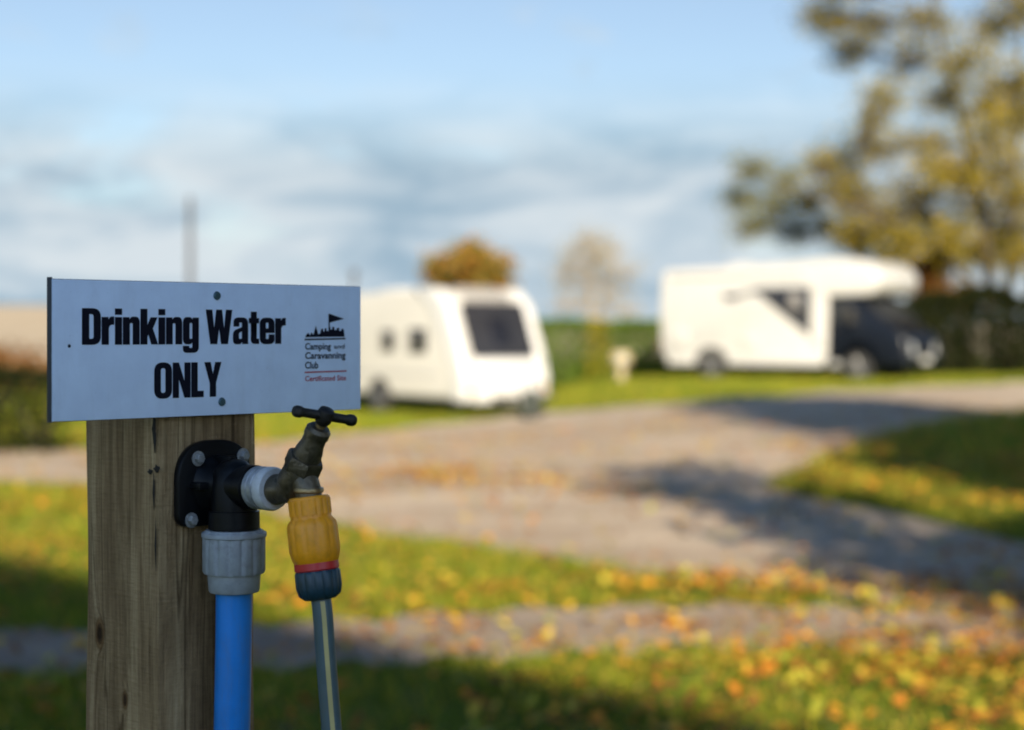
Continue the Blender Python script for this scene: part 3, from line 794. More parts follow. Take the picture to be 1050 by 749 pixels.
# front moulding: wide corner pillars and lower panel, standing a little proud
fo = [(1.35, 2.645), (2.15, 2.635), (2.55, 2.27), (2.95, 1.26), (3.08, .85), (3.03, .30), (2.62, .30), (2.56, .9), (2.28, 1.5), (1.85, 2.2)]
for sgn in (1, -1):
    bm = bmesh.new()
    prism(bm, rpoly([(a, b, .12) for a, b in fo]), lambda u, v, w: (u, sgn * (HWc + .025) - sgn * w, v), .29, .08, segs=4, only_ends=True)
    obj('corner_moulding', bm, M['cara_white'], cara)
bm = bmesh.new()
lp = rpoly([(2.6, .27, .05), (3.12, .27, .12), (3.17, .75, .15), (3.05, 1.20, .08), (2.6, 1.2, .03)])
prism(bm, lp, lambda u, v, w: (u, w - .83, v), 1.66, .06, segs=3, only_ends=True)
obj('front_locker', bm, M['cara_white'], cara)
# front window following the slope of the nose
wp = [(2.52, 2.30), (2.97, 1.22)]
d2 = Vector((wp[1][0] - wp[0][0], wp[1][1] - wp[0][1])); nrm = Vector((-d2.y, d2.x)).normalized()
def front_pt(u, v, w):     # u across, v 0..1 down the slope, w outwards
    x = wp[0][0] + d2.x * v + nrm.x * w; z = wp[0][1] + d2.y * v + nrm.y * w
    return (x, u, z)
bm = bmesh.new()
prism(bm, rrect(-.82, -.02, .82, 1.0, .12), lambda u, v, w: front_pt(u, v, w - .03), .065, .012, only_ends=True)
fwin = obj('front_window', bm, M['glass_grey'], cara)
bm = bmesh.new(); prism(bm, rrect(-.22, .28, .26, .80, .08), lambda u, v, w: front_pt(u, v, w + .032), .008, .002, only_ends=True)
obj('centre_pane', bm, M['glass'], fwin)
# sunroof panel above
bm = bmesh.new()
prism(bm, rrect(-.62, 0, .62, 1, .15), lambda u, v, w: (1.98 + .50 * v, u, 2.645 - .34 * v + w - .01), .03, .006, only_ends=True)
obj('roof_window', bm, M['curtain'], cara)
bm = bmesh.new(); box(bm, (3.150, -.30, .52), (3.168, .30, .65), .004); obj('number_plate', bm, M['plate'], cara)
for y in (-.92, .92):
    bm = bmesh.new(); tube(bm, smooth_path([(2.98, y, .98), (3.12, y, 1.02), (3.10, y, 1.18), (2.93, y, 1.22)], 4), .018, 6); obj('grab_handle', bm, M['trim_grey'], cara)
bm = bmesh.new(); box(bm, (3.10, -.66, .985), (3.165, .66, 1.0), .004); obj('locker_seam', bm, M['trim_grey'], cara)
for y in (-.88, .88):
    bm = bmesh.new(); box(bm, (2.93, y - .09, .52), (3.10, y + .09, .64), .02); obj('marker_lamp', bm, M['amber'], cara)
for (x, z0, z1, w, lab) in ((1.48, 1.30, 1.80, .62, None), (.42, 1.32, 1.76, .46, None), (-2.0, 1.42, 1.98, .8, None)):
    for sgn in (-1, 1):
        bm = bmesh.new(); prism(bm, rrect(x - w / 2, z0, x + w / 2, z1, .08), lambda u, v, q: (u, sgn * (HWc - .02 + q), v), .05, .01, only_ends=True)
        f = obj('window', bm, M['glass'], cara)
        bm = bmesh.new(); prism(bm, rrect(x - w * .40, z0 + .05, x - w * .22, z1 - .06, .03), lambda u, v, q: (u, sgn * (HWc + .031 + q), v), .004)
        obj('blind', bm, M['curtain'], f)
for sgn in (-1, 1):
    bm = bmesh.new(); box(bm, (-2.7, sgn * 1.11 - .012, .86), (2.2, sgn * 1.11 + .012, .90), .006); obj('side_trim', bm, M['trim_grey'], cara)
    bm = bmesh.new(); prism(bm, rpoly([(.1 + .42 * math.cos(a), .36 + .42 * math.sin(a)) for a in np.linspace(0, PI, 16)]), lambda u, v, q: (u, sgn * (HWc - .03 + q), v), .036)
    obj('wheel_arch', bm, M['chassis'], cara)
    wheel(cara, .1, sgn * (HWc - .06), .33, .19, sgn)
    bm = bmesh.new(); box(bm, (-1.75, sgn * HWc - .02, .45), (-1.72, sgn * HWc + .022, 2.3), .005)
    for sgn2 in (1,):
        box(bm, (-1.12, sgn * HWc - .02, .45), (-1.09, sgn * HWc + .022, 2.3), .005)
    obj('door_seam' if sgn > 0 else 'panel_seam', bm, M['trim_grey'], cara)
bm = bmesh.new()
for sgn in (1, -1): tube(bm, [(.6, sgn * .7, .36), (2.9, sgn * .5, .38), (4.15, sgn * .04, .42)], .045, 8)
tube(bm, [(4.05, 0, .42), (4.45, 0, .46)], .05, 10); lathe(bm, [(.055, 0), (.06, .03), (.04, .09)], (4.42, 0, .43), (0, 0, 1), 16)
obj('drawbar', bm, M['chassis'], cara)
bm = bmesh.new(); cyl(bm, (3.95, .16, .22), (3.95, .16, .75), .03, 14); lathe(bm, [(.06, -.03), (.11, -.03), (.11, .03), (.06, .03)], (3.95, .16, .11), (0, 1, 0), 20)
obj('jockey_wheel', bm, M['chassis'], cara)
bm = bmesh.new(); box(bm, (-2.8, -.85, .26), (2.5, .85, .40), .02)
for x in (-2.6, 2.35):
    for y in (-.8, .8): tube(bm, [(x, y, .34), (x + .1, y * 1.05, .02)], .03, 6); box(bm, (x + .02, y * 1.05 - .07, 0.0), (x + .18, y * 1.05 + .07, .025), .005)
obj('chassis', bm, M['chassis'], cara)
bm = bmesh.new(); box(bm, (-.9, -.35, 2.56), (-.2, .35, 2.68), .04); obj('roof_vent', bm, M['cara_white'], cara)
for y in (-.85, .85):
    bm = bmesh.new(); box(bm, (-3.07, y - .1, .6), (-2.98, y + .1, 1.0), .02); obj('tail_lamp', bm, M['tail_red'], cara)

q = at(544, 35.4); q.z = float(gz(q.x, q.y))
M['barrel'] = mat('dark green barrel', (0.010, 0.016, 0.011), 0.5)
wb = thing('water_barrel', 'small dark green water barrel standing before the caravan nose', 'barrel', q, .5)
bm = bmesh.new(); lathe(bm, [(.15, 0), (.19, .03), (.20, .06), (.20, .12), (.19, .14), (.20, .16), (.20, .36), (.19, .38), (.20, .40), (.20, .45), (.17, .50), (.09, .52), (0, .52)], (0, 0, 0), (0, 0, 1), 28); obj('drum', bm, M['barrel'], wb)
bm = bmesh.new(); lathe(bm, [(.06, .51), (.06, .56), (.05, .57), (0, .57)], (.06, 0, 0), (0, 0, 1), 16); obj('cap', bm, M['chassis'], wb)
bm = bmesh.new(); tube(bm, smooth_path([(-.21, 0, .25), (-.23, 0, .6), (0, 0, .72), (.23, 0, .6), (.21, 0, .25)], 4), .012, 6); obj('handle', bm, M['trim_grey'], wb)

# ------------------------------------------------------------------ motorhome   (local: +x forward, +y its left side)
my_ = math.radians(-36)
fw = Vector((math.cos(my_), math.sin(my_), 0))
fc = at(950, 43.2)
ml = fc - fw * 3.3; ml.z = float(gz(ml.x, ml.y)) - 0.02
motor = thing('motorhome', 'white coachbuilt motorhome with a navy blue cab parked on the right', 'motorhome', ml, my_)
HWm = 1.12
hab = rpoly([(-3.25, .55, .08), (-3.32, 1.5, .3), (-3.25, 2.70, .22), (.2, 2.79, .8), (1.1, 2.90, .5), (2.30, 2.86, .5), (2.70, 2.42, .32), (2.48, 2.00, .22), (1.30, 1.98, .05), (1.25, .50, .04)], 7)
bm = bmesh.new(); prism(bm, hab, lambda u, v, w: (u, w - HWm, v), 2 * HWm, .10, segs=4, only_ends=True)
obj('coach_body', bm, M['van_white'], motor)
for sgn in (-1, 1):
    bm = bmesh.new(); box(bm, (-3.05, sgn * HWm - .03, .36), (-2.25, sgn * HWm + .012, .62), .02); box(bm, (-1.37, sgn * HWm - .03, .36), (1.23, sgn * HWm + .012, .62), .02)
    obj('side_skirt', bm, M['van_white'], motor)
    # dark swoosh and window on the side
    bm = bmesh.new()
    sw = rpoly([(-1.50, 2.10, .03), (-1.45, 1.92, .05), (-1.15, 1.93, .05), (-.75, 2.09, .1), (-.50, 2.05, .1), (.88, 1.02, .04), (.88, 2.22, .03), (-.5, 2.22, .08), (-1.1, 2.08, .1)])
    prism(bm, sw, lambda u, v, w: (u, sgn * (HWm - .002 + w), v), .006)
    obj('side_decal', bm, M['decal'], motor)
    bm = bmesh.new()
    prism(bm, rpoly([(-.17, 2.12, .05), (.78, 2.12, .05), (.78, 1.56, .05), (.57, 1.56, .05), (-.10, 1.97, .05)]), lambda u, v, w: (u, sgn * (HWm + .004 + w), v), .028, .006, only_ends=True)
    w = obj('window', bm, M['glass'], motor)
    bm = bmesh.new(); prism(bm, rpoly([(.33, 2.06, .03), (.61, 2.06, .03), (.61, 1.66, .03), (.33, 1.82, .03)]), lambda u, v, q: (u, sgn * (HWm + .032 + q), v), .004)
    obj('curtain', bm, M['curtain'], w)
    bm = bmesh.new(); box(bm, (-3.0, sgn * HWm - .01, 1.0), (-.4, sgn * HWm + .008, 1.035), .003); obj('side_trim', bm, M['trim_grey'], motor)
    bm = bmesh.new()
    prism(bm, rpoly([(-1.81 + .46 * math.cos(a), .36 + .44 * math.sin(a)) for a in np.linspace(0, PI, 16)]), lambda u, v, q: (u, sgn * (HWm - .03 + q), v), .036)
    obj('wheel_arch', bm, M['chassis'], motor)
    wheel(motor, -1.81, sgn * (HWm - .10), .345, .22, sgn)
    # cab
    bm = bmesh.new(); box(bm, (-3.34, sgn * .92 - .09, .75), (-3.24, sgn * .92 + .09, 1.25), .02); obj('tail_lamp', bm, M['tail_red'], motor)
HC_ = 1.00
cab = rpoly([(.9, .36, .05), (1.62, .36, .03), (1.70, .62, .1), (1.88, .80, .15), (2.18, .80, .15), (2.36, .62, .1), (2.44, .34, .03), (3.12, .34, .08), (3.26, .62, .15), (3.22, .98, .15), (3.06, 1.20, .15), (2.66, 1.40, .12), (1.95, 2.02, .05), (.9, 2.02, .02)], 6)
bm = bmesh.new(); prism(bm, cab, lambda u, v, w: (u, w - HC_, v), 2 * HC_, .10, segs=4, only_ends=True)
obj('cab', bm, M['navy_paint'], motor)
ws0, ws1 = (2.03, 1.985), (2.62, 1.455)
dd = Vector((ws1[0] - ws0[0], ws1[1] - ws0[1])); nn = Vector((-dd.y, dd.x)).normalized()
bm = bmesh.new(); prism(bm, rpoly([(-.78, 0, .06), (.78, 0, .06), (.88, 1, .06), (-.88, 1, .06)]), lambda u, v, w: (ws0[0] + dd.x * v + nn.x * (w + .0), u, ws0[1] + dd.y * v + nn.y * (w + .0)), .03, .006, only_ends=True)
obj('windscreen', bm, M['cab_glass'], motor)
for sgn in (-1, 1):
    bm = bmesh.new()
    prism(bm, rpoly([(1.30, .50, .06), (1.60, .50, .06), (1.76, .84, .1), (2.18, .92, .05), (2.18, 1.36, .05), (1.86, 1.94, .06), (1.30, 1.94, .05)]), lambda u, v, w: (u, sgn * (HC_ - .02 + w), v), .04, .012, only_ends=True)
    d = obj('cab_door', bm, M['navy_paint'], motor)
    bm = bmesh.new(); prism(bm, rpoly([(1.36, 1.40, .04), (2.10, 1.38, .06), (1.80, 1.88, .05), (1.36, 1.88, .04)]), lambda u, v, w: (u, sgn * (HC_ + .018 + w), v), .008)
    obj('door_window', bm, M['cab_glass'], d)
    bm = bmesh.new(); box(bm, (1.36, sgn * (HC_ + .03) - .015, 1.20), (1.52, sgn * (HC_ + .03) + .015, 1.24), .008); obj('handle', bm, M['chassis'], d)
    bm = bmesh.new(); tube(bm, [(1.92, sgn * HC_, 1.42), (1.95, sgn * (HC_ + .14), 1.46)], .025, 8); box(bm, (1.90, sgn * (HC_ + .19) - .09, 1.36), (2.0, sgn * (HC_ + .19) + .09, 1.74), .035)
    obj('wing_mirror', bm, M['chassis'], motor)
    bm = bmesh.new(); box(bm, (1.29, sgn * (HC_ - .02) - .02, .34), (1.60, sgn * (HC_ + .005) + .02, .50), .015); obj('sill_step', bm, M['trim_grey'], motor)
    bm = bmesh.new()
    prism(bm, rpoly([(2.03 + .41 * math.cos(a), .36 + .41 * math.sin(a)) for a in np.linspace(0, PI, 16)]), lambda u, v, q: (u, sgn * (HC_ - .2 + q), v), .19); obj('wheel_arch', bm, M['chassis'], motor)
    wheel(motor, 2.03, sgn * (HC_ - .10), .345, .22, sgn)
    bm = bmesh.new()
    prism(bm, rpoly([(sgn * .54, .62, .05), (sgn * .92, .62, .05), (sgn * .96, .96, .08), (sgn * .62, .90, .05)]), lambda u, v, w: (3.20 - .30 * max(0, abs(u) - .6) - .12 * (v - .62) + w * 1.0, u, v), .10, .015, only_ends=True)
    obj('headlight', bm, M['lamp_glass'], motor)
    bm = bmesh.new(); lathe(bm, [(.07, 0), (.07, .03), (.05, .045), (0, .05)], (3.235, sgn * .78, .50), (1, 0, 0), 18); obj('fog_lamp', bm, M['lamp_glass'], motor)
bm = bmesh.new(); box(bm, (3.10, -.98, .36), (3.30, .98, .64), .07, segs=3)
obj('bumper', bm, M['navy_paint'], motor)
bm = bmesh.new()
for k in range(4): box(bm, (3.20 - k * .01, -.48, .72 + k * .065), (3.25 - k * .012, .48, .755 + k * .065), .008)
obj('grille', bm, M['chassis'], motor)
for sgn in (-1, 1):
    bm = bmesh.new(); box(bm, (-2.9, sgn * (HWm + .03) - .045, 2.50), (.7, sgn * (HWm + .03) + .045, 2.59), .03); obj('awning_case', bm, M['van_white'], motor)
    for (x0, x1, z0, z1) in ((-2.95, -2.45, .75, 1.25), (-1.0, -.45, .72, 1.05), (.98, 1.20, .75, 1.15)):
        bm = bmesh.new(); prism(bm, rrect(x0, z0, x1, z1, .05), lambda u, v, q: (u, sgn * (HWm - .005 + q), v), .018, .006, only_ends=True); f = obj('locker_door', bm, M['van_white'], motor)
        bm = bmesh.new(); box(bm, ((x0 + x1) / 2 - .03, sgn * (HWm + .014) - .006, z0 + .04), ((x0 + x1) / 2 + .03, sgn * (HWm + .014) + .006, z0 + .07), .004); obj('latch', bm, M['chassis'], f)
bm = bmesh.new(); box(bm, (3.295, -.26, .44), (3.312, .26, .56), .004); obj('number_plate', bm, M['plate'], motor)
for sgn in (-1, 1):
    bm = bmesh.new(); tube(bm, [(2.68, sgn * .1, 1.44), (2.57, sgn * .5, 1.55)], .012, 5); obj('wiper', bm, M['chassis'], motor)
bm = bmesh.new(); box(bm, (-3.0, -.8, .30), (2.6, .8, .50), .03); obj('chassis', bm, M['chassis'], motor)
for x in (-1.6, .2):
    bm = bmesh.new(); box(bm, (x - .25, -.25, 2.72), (x + .25, .25, 2.86), .04); obj('roof_vent', bm, M['van_white'], motor)

# ------------------------------------------------------------------ vegetation
def leaf_cloud(subs, n_each, spread, size, rng=RNG, flat=0.0):
    C = np.repeat(np.asarray(subs, float), n_each, 0); n = len(C)
    c = C + rng.normal(0, 1, (n, 3)) * np.asarray(spread)
    return leaf_quads(c, size, rng)
def leaf_quads(c, size, rng=RNG):
    n = len(c)
    a = rng.normal(0, 1, (n, 3)); a /= np.linalg.norm(a, axis=1)[:, None]
    b = rng.normal(0, 1, (n, 3)); b -= a * (a * b).sum(1)[:, None]; b /= np.linalg.norm(b, axis=1)[:, None]
    L = rng.uniform(.6, 1.3, n)[:, None] * size; W = L * .62
    P = np.stack([c - a * L / 2, c + b * W / 2, c + a * L / 2, c - b * W / 2], 1)
    return P.reshape(-1, 3), np.arange(n * 4).reshape(-1, 4)

def limb_path(p0, p1, sag=.12, n=6):
    p0, p1 = Vector(p0), Vector(p1); L = (p1 - p0).length
    j = Vector((random.uniform(-1, 1), random.uniform(-1, 1), random.uniform(-.3, .6))) * L * sag
    return [p0.lerp(p1, t) + j * math.sin(PI * t) + Vector((random.uniform(-1, 1), random.uniform(-1, 1), random.uniform(-1, 1))) * L * .018 * (0 < t < 1) for t in [i / n for i in range(n + 1)]]

def tree(name, label, base, stems, clumps, leaf, leaf_size, bark, subs=14, per=20, cat='tree', group=None, twig=.018, tuft=.16, seed=1):
    """stems: polylines [(pts, r0, r1)]; clumps: (centre, radius xyz); limbs run from the nearest stem to each clump, twigs to each leaf tuft"""
    random.seed(seed); rng = np.random.default_rng(seed)
    t = thing(name, label, cat, base, 0, group)
    bm = bmesh.new(); stem_pts = []
    for pts, r0, r1 in stems:
        n = len(pts); sp = smooth_path([Vector(p) for p in pts], 4); m = len(sp)
        rad = [r0 + (r1 - r0) * (i / (m - 1)) ** .8 for i in range(m)]; rad[0] *= 1.35
        tube(bm, sp, rad, 10); stem_pts += [(p, r) for p, r in zip(sp, rad)]
    allsub = []
    for c, r in clumps:
        c = Vector(c); r = Vector(r)
        cand = [(p, q) for p, q in stem_pts if p.z < c.z + .2] or stem_pts
        p0, rr = min(cand, key=lambda a: (a[0] - c).length + .35 * abs((c.z - a[0].z) - .45 * (a[0] - c).length))
        L = (c - p0).length
        rl = min(rr * .7, .02 + .016 * L)
        path = limb_path(p0, c); tube(bm, path, [rl + (twig - rl) * i / 6 for i in range(7)], 6)
        for k in range(subs):
            v = Vector(rng.normal(0, 1, 3)); v.normalize(); v *= rng.uniform(.25, 1) ** .5
            s = c + Vector((v.x * r.x, v.y * r.y, v.z * r.z))
            q = path[random.choice((3, 4, 5, 6))]
            tube(bm, limb_path(q, s, .1, 3), [twig, twig * .8, twig * .6, twig * .35], 4)
            allsub.append(s)
            if rng.uniform() < .8: allsub.append(s.lerp(q, rng.uniform(.15, .5)))
    obj('trunk', bm, bark, t, Matrix.Identity(4), smooth=math.radians(60))
    V, Fc = leaf_cloud([tuple(s) for s in allsub], per, (tuft, tuft, tuft * .8), leaf_size, rng)
    np_obj('crown', V, Fc, leaf, t)
    return t

# large half-bare tree on the right, behind the motorhome
D = 50.0
def wp3(px, py, dy=0.0): 
    p = at(px, D + dy, py); return p
zb = float(gz(13, D))
base = Vector((at(1020, D).x, D, zb))
stems = [([base, base + Vector((-.1, .1, 2)), wp3(1010, 230), wp3(985, 120), wp3(960, 20), wp3(950, -70)], .20, .03),
         ([base + Vector((.4, .3, 0)), wp3(1034, 300, .5), wp3(1040, 180, .8), wp3(1045, 60, 1), wp3(1050, -90, 1)], .17, .03),
         ([base + Vector((-.15, .1, 2)), wp3(960, 255, -.6), wp3(905, 225, -1), wp3(850, 205, -1.2), wp3(800, 190, -1.2)], .11, .025),
         ([base + Vector((.6, .2, 0)), wp3(1060, 280), wp3(1095, 160, 1), wp3(1130, 40, 1)], .16, .03)]
RT = [(765, 235, .45), (790, 215, .6), (770, 175, .5), (805, 185, .6), (828, 210, .55), (755, 205, .35), (812, 238, .4),
      (850, 165, .6), (870, 200, .7), (890, 150, .8), (905, 235, .8), (875, 240, .55), (930, 200, .9), (925, 250, .6),
      (845, 20, .6), (865, 55, .7), (890, 25, .9), (925, 60, .9), (905, 100, .6), (950, 20, .9), (850, -20, .6), (960, 100, .8),
      (945, 150, .9), (975, 170, .9), (985, 60, .9), (1010, 110, 1.0), (1015, 30, 1.0), (1000, 215, 1.0), (1035, 170, 1.0), (1040, 235, .9), (1045, 80, 1.0), (1050, 10, 1.0),
      (975, 240, .7), (1020, 140, .9), (1045, 120, .9), (990, 180, .8), (1048, 200, .8), (940, 225, .6), (1002, 262, .45), (1045, 262, .6), (1028, 246, .6), (968, 262, .45), (1075, 200, 1.1), (1080, 100, 1.1), (1090, 20, 1.1), (1120, 150, 1.2), (1130, 60, 1.2), (960, -40, 1.0), (1030, -50, 1.1), (1100, -60, 1.2), (900, -50, 1.0)]
rg = random.Random(5)
cl_ = [(wp3(px, py, rg.uniform(-2.4, 2.4)), (r, r, r * .75)) for px, py, r in RT if px > 835]
tree('half_bare_tree', 'tall half bare autumn tree with thin yellow olive leaves behind the motorhome', base, stems, cl_, M['leaf_olive'], .105, M['bark'], subs=26, per=24, tuft=.27, twig=.022, seed=3)
# a second, duller crown reaching left above the motorhome roof
base2 = Vector((at(905, 55).x, 55, float(gz(10, 55))))
D = 55.0
stems = [([base2, base2 + Vector((-.2, 0, 1.6)), wp3(880, 262), wp3(848, 225), wp3(815, 205), wp3(780, 190)], .15, .025),
         ([base2 + Vector((-.2, 0, 1.5)), wp3(900, 250), wp3(890, 205), wp3(880, 170)], .11, .025)]
cl_ = [(wp3(px, py, rg.uniform(-1.6, 1.6)), (r * 1.1, r * 1.1, r * .85)) for px, py, r in RT if px <= 835 and py > 100] + [(wp3(px, py, rg.uniform(-1, 1)), (.7, .7, .5)) for px, py in ((850, 235), (885, 250), (860, 190), (920, 265), (890, 215))]
tree('leaning_tree', 'leaning olive leaved tree spreading left above the motorhome roof', base2, stems, cl_, M['leaf_dull'], .105, M['bark'], subs=20, per=19, tuft=.26, twig=.022, seed=4)

# round brown-green tree behind the caravan
D = 75.0
b3 = Vector((at(480, D).x, D, 0))
cl_ = [(wp3(px, py, rg.uniform(-1, 1)), (.8, .8, .62)) for px, py in ((450, 275), (470, 266), (495, 266), (512, 276), (480, 280), (455, 292), (505, 294), (480, 300), (466, 285), (497, 282), (480, 262))]
tree('round_tree', 'low round brown and green autumn tree behind the caravan roof', b3, [([b3, b3 + Vector((0, 0, 1.2)), wp3(480, 280), wp3(482, 262)], .14, .03)], cl_, M['leaf_autumn'], .20, M['bark'], subs=16, per=26, tuft=.22, seed=5)
# pale, almost bare tree between caravan and motorhome
D = 80.0
b4 = Vector((at(608, D).x, D, 0))
cl_ = [(wp3(px, py, rg.uniform(-1, 1)), (.75, .75, .7)) for px, py in ((590, 272), (600, 255), (615, 262), (630, 275), (578, 290), (642, 295), (608, 290), (590, 312), (628, 310), (603, 244), (648, 318), (572, 310), (612, 318), (584, 258), (632, 256), (648, 280), (618, 248), (575, 275), (608, 272), (598, 284), (620, 284), (610, 264), (605, 302), (622, 298))]
tree('bare_tree', 'pale almost leafless tree beyond the hedge between caravan and motorhome', b4, [([b4, b4 + Vector((0, 0, 1)), wp3(605, 290), wp3(603, 255)], .12, .025), ([b4, wp3(618, 310), wp3(630, 270)], .08, .02)], cl_, M['leaf_straw'], .09, M['bark_pale'], subs=20, per=5, tuft=.36, twig=.022, seed=6)

def hedge(name, label, x0, x1, y0, y1, h, leaf, n, size, parts=(), cat='hedge', wob=.08, seed=1, top=None):
    """a clipped hedge: stems inside, leaves filling its volume, densest at the skin"""
    rng = np.random.default_rng(seed); random.seed(seed)
    b = Vector(((x0 + x1) / 2, (y0 + y1) / 2, float(gz((x0 + x1) / 2, (y0 + y1) / 2))))
    t = thing(name, label, cat, b)
    def fill(n, xa, xb, grow=0.0):
        p = rng.uniform(0, 1, (n, 3)); f = rng.integers(0, 5, n); d = np.abs(rng.normal(0, .05, n))
        p[f == 0, 1] = d[f == 0]; p[f == 1, 1] = 1 - d[f == 1]; p[f >= 3, 2] = 1 - d[f >= 3] * .8
        c = np.empty((n, 3)); c[:, 0] = xa + p[:, 0] * (xb - xa); c[:, 1] = y0 - grow + p[:, 1] * (y1 - y0 + 2 * grow)
        hh = h * (1 + wob * np.sin(c[:, 0] * 1.7) + wob * .7 * np.sin(c[:, 0] * 4.1 + 1)) + grow
        if top is not None: hh = hh - h + top - gz(c[:, 0], c[:, 1])
        c[:, 1] += .12 * np.sin(c[:, 0] * 2.3) * (h / 1.5)
        c[:, 2] = gz(c[:, 0], c[:, 1]) + .03 + p[:, 2] * hh
        return c + rng.normal(0, size * .35, (n, 3))
    V, Fc = leaf_quads(fill(n, x0, x1), size, rng); np_obj('foliage', V, Fc, leaf, t)
    for (xa, xb, m, k) in parts:
        V, Fc = leaf_quads(fill(k, xa, xb, .06), size, rng); np_obj('golden_growth', V, Fc, m, t)
    bm = bmesh.new(); k = int((x1 - x0) / .5)
    for i in range(k):
        x = x0 + (i + .5) * (x1 - x0) / k; y = (y0 + y1) / 2; z = float(gz(x, y))
        for s in range(3):
            q = Vector((x, y, z)); e = q + Vector((random.uniform(-.4, .4), random.uniform(-.4, .4) * (y1 - y0), h * .85))
            tube(bm, limb_path(q, e, .08, 3), [.03, .025, .018, .01], 5)
    obj('stems', bm, M['bark'], t, Matrix.Identity(4))
    return t
hedge('clipped_hedge', 'green clipped hedge with a golden patch between caravan and motorhome', -7.0, 8.6, 51.6, 53.0, 1.55, M['leaf_hedge'], 46000, .11, [(2.05, 2.75, M['leaf_gold'], 1300)], seed=2, wob=.025, top=1.60)
xr = at(872, 47).x
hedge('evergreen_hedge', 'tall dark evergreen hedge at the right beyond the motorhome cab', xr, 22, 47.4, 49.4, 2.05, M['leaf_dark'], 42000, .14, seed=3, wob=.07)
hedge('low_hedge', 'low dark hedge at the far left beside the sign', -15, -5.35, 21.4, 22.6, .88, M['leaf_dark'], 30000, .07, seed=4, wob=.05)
def bush(name, label, c, r, leaf, n, size, seed, cat='shrub'):
    rng = np.random.default_rng(seed); random.seed(seed)
    c = Vector(c); gzc = float(gz(c.x, c.y)); t = thing(name, label, cat, (c.x, c.y, gzc))
    sub = []
    bm = bmesh.new()
    for k in range(40):
        v = Vector(rng.normal(0, 1, 3)).normalized() * rng.uniform(.35, 1)
        s = c + Vector((v.x * r[0], v.y * r[1], v.z * r[2])); s.z = max(s.z, gzc + .15); sub.append(tuple(s))
        tube(bm, limb_path((c.x + random.uniform(-.1, .1), c.y + random.uniform(-.1, .1), gzc), s, .1, 3), [.03, .022, .014, .006], 5)
    obj('stems', bm, M['bark'], t, Matrix.Identity(4))
    V, Fc = leaf_cloud(sub, n // 40, (r[0] * .2, r[1] * .2, r[2] * .2), size, rng); np_obj('foliage', V, Fc, leaf, t)
    return t
p = at(953, 50.4, 290); bush('rust_shrub', 'rust orange shrub behind the navy cab of the motorhome', p, (.6, .5, .95), M['leaf_rust'], 2600, .13, 11)
p = at(985, 50.6, 310); bush('olive_shrub', 'olive brown shrub rising behind the dark evergreen hedge', p, (.7, .6, .5), M['leaf_autumn'], 1400, .15, 12)
p = at(14, 33, 376); p.x -= .6; bush('copper_shrub', 'copper brown shrub behind the low dark hedge at far left', p, (1.5, .8, .34), M['leaf_copper'], 2600, .12, 13)

# ------------------------------------------------------------------ poles, bollard
def pole(px, py_top, y, r, label, bars):
    x = at(px, y).x; zt = at(px, y, py_top).z; z0 = float(gz(x, y))
    t = thing('utility_pole' if bars else 'slim_pole', label, 'pole', (x, y, z0))
    bm = bmesh.new(); lathe(bm, [(r * 1.15, -.4), (r, zt * .5), (r * .8, zt - z0 - .05), (r * .5, zt - z0)], (0, 0, 0), (0, 0, 1), 16); obj('shaft', bm, M['pole_wood'], t)
    bm = bmesh.new()
    if bars:
        box(bm, (-.07, -r - .06, zt - z0 - .75), (.07, -r + .02, zt - z0 - .35), .02)
        cyl(bm, (0, -r - .02, zt - z0 - .2), (0, r + .02, zt - z0 - .2), .03, 10); obj('junction_box', bm, M['pole_wood'], t)
    else:
        lathe(bm, [(.05, 0), (.11, .05), (.12, .2), (.07, .27), (0, .29)], (0, 0, zt - z0 - .27), (0, 0, 1), 16); obj('cap', bm, M['pole_wood'], t)
pole(195, 202, 60, .10, 'tall grey timber utility pole rising above the sign', True)
pole(363, 277, 60, .06, 'slim capped pole just above the right end of the sign', False)

x, y = at(637, 48.4).x, 48.4
bol = thing('service_bollard', 'short cream service bollard standing before the clipped hedge', 'bollard', (x, y, float(gz(x, y))))
bm = bmesh.new(); lathe(bm, [(.17, 0), (.17, .04), (.12, .06), (.12, .40), (.14, .42)], (0, 0, 0), (0, 0, 1), 24); obj('pedestal', bm, M['cream_post'], bol)
bm = bmesh.new(); lathe(bm, [(.14, .40), (.25, .45), (.28, .50), (.28, .66), (.23, .76), (.12, .81), (0, .82)], (0, 0, 0), (0, 0, 1), 28); obj('head', bm, M['cream_post'], bol)
bm = bmesh.new(); box(bm, (-.09, -.295, .50), (.09, -.26, .64), .01); obj('socket_cover', bm, M['trim_grey'], bol)

# ------------------------------------------------------------------ sun and its shade casters behind the camera
SUN_EL = math.radians(22); SD = Vector((-0.12, 0.993, 0)).normalized()     # direction in which shadows fall
GYW = -20.0
bld = thing('shade_barn', 'blue grey mono pitch steel barn added behind the viewpoint to cast shade', 'shade_barn', (4.2, GYW - 4, 0))  # unseen building, added and shaped to shade the post and foreground
XR, ZR, XE, ZE = .35, 12.72, 8.2, 8.22
SL = (ZR - ZE) / (XE - XR)
M['steel'] = mat('blue grey steel cladding', (0.24, 0.34, 0.48), 0.5, var=0.08)  # blue wall colour cools the light bounced onto the sign
bm = bmesh.new()
gab = [(XR + .2, -.2), (XE - .2, -.2), (XE - .2, ZE - .05), (XR + .2, ZR - .32)]
prism(bm, gab, lambda u, v, w: (u, GYW - .2 - w, v), 8.0)
k = XR + .35
while k < XE - .3:
    box(bm, (k, GYW - .201, 0), (k + .10, GYW - .165, ZR - .34 - (k + .1 - XR) * SL)); k += .3
obj('wall', bm, M['steel'], bld, Matrix.Identity(4), smooth=None)
bm = bmesh.new()
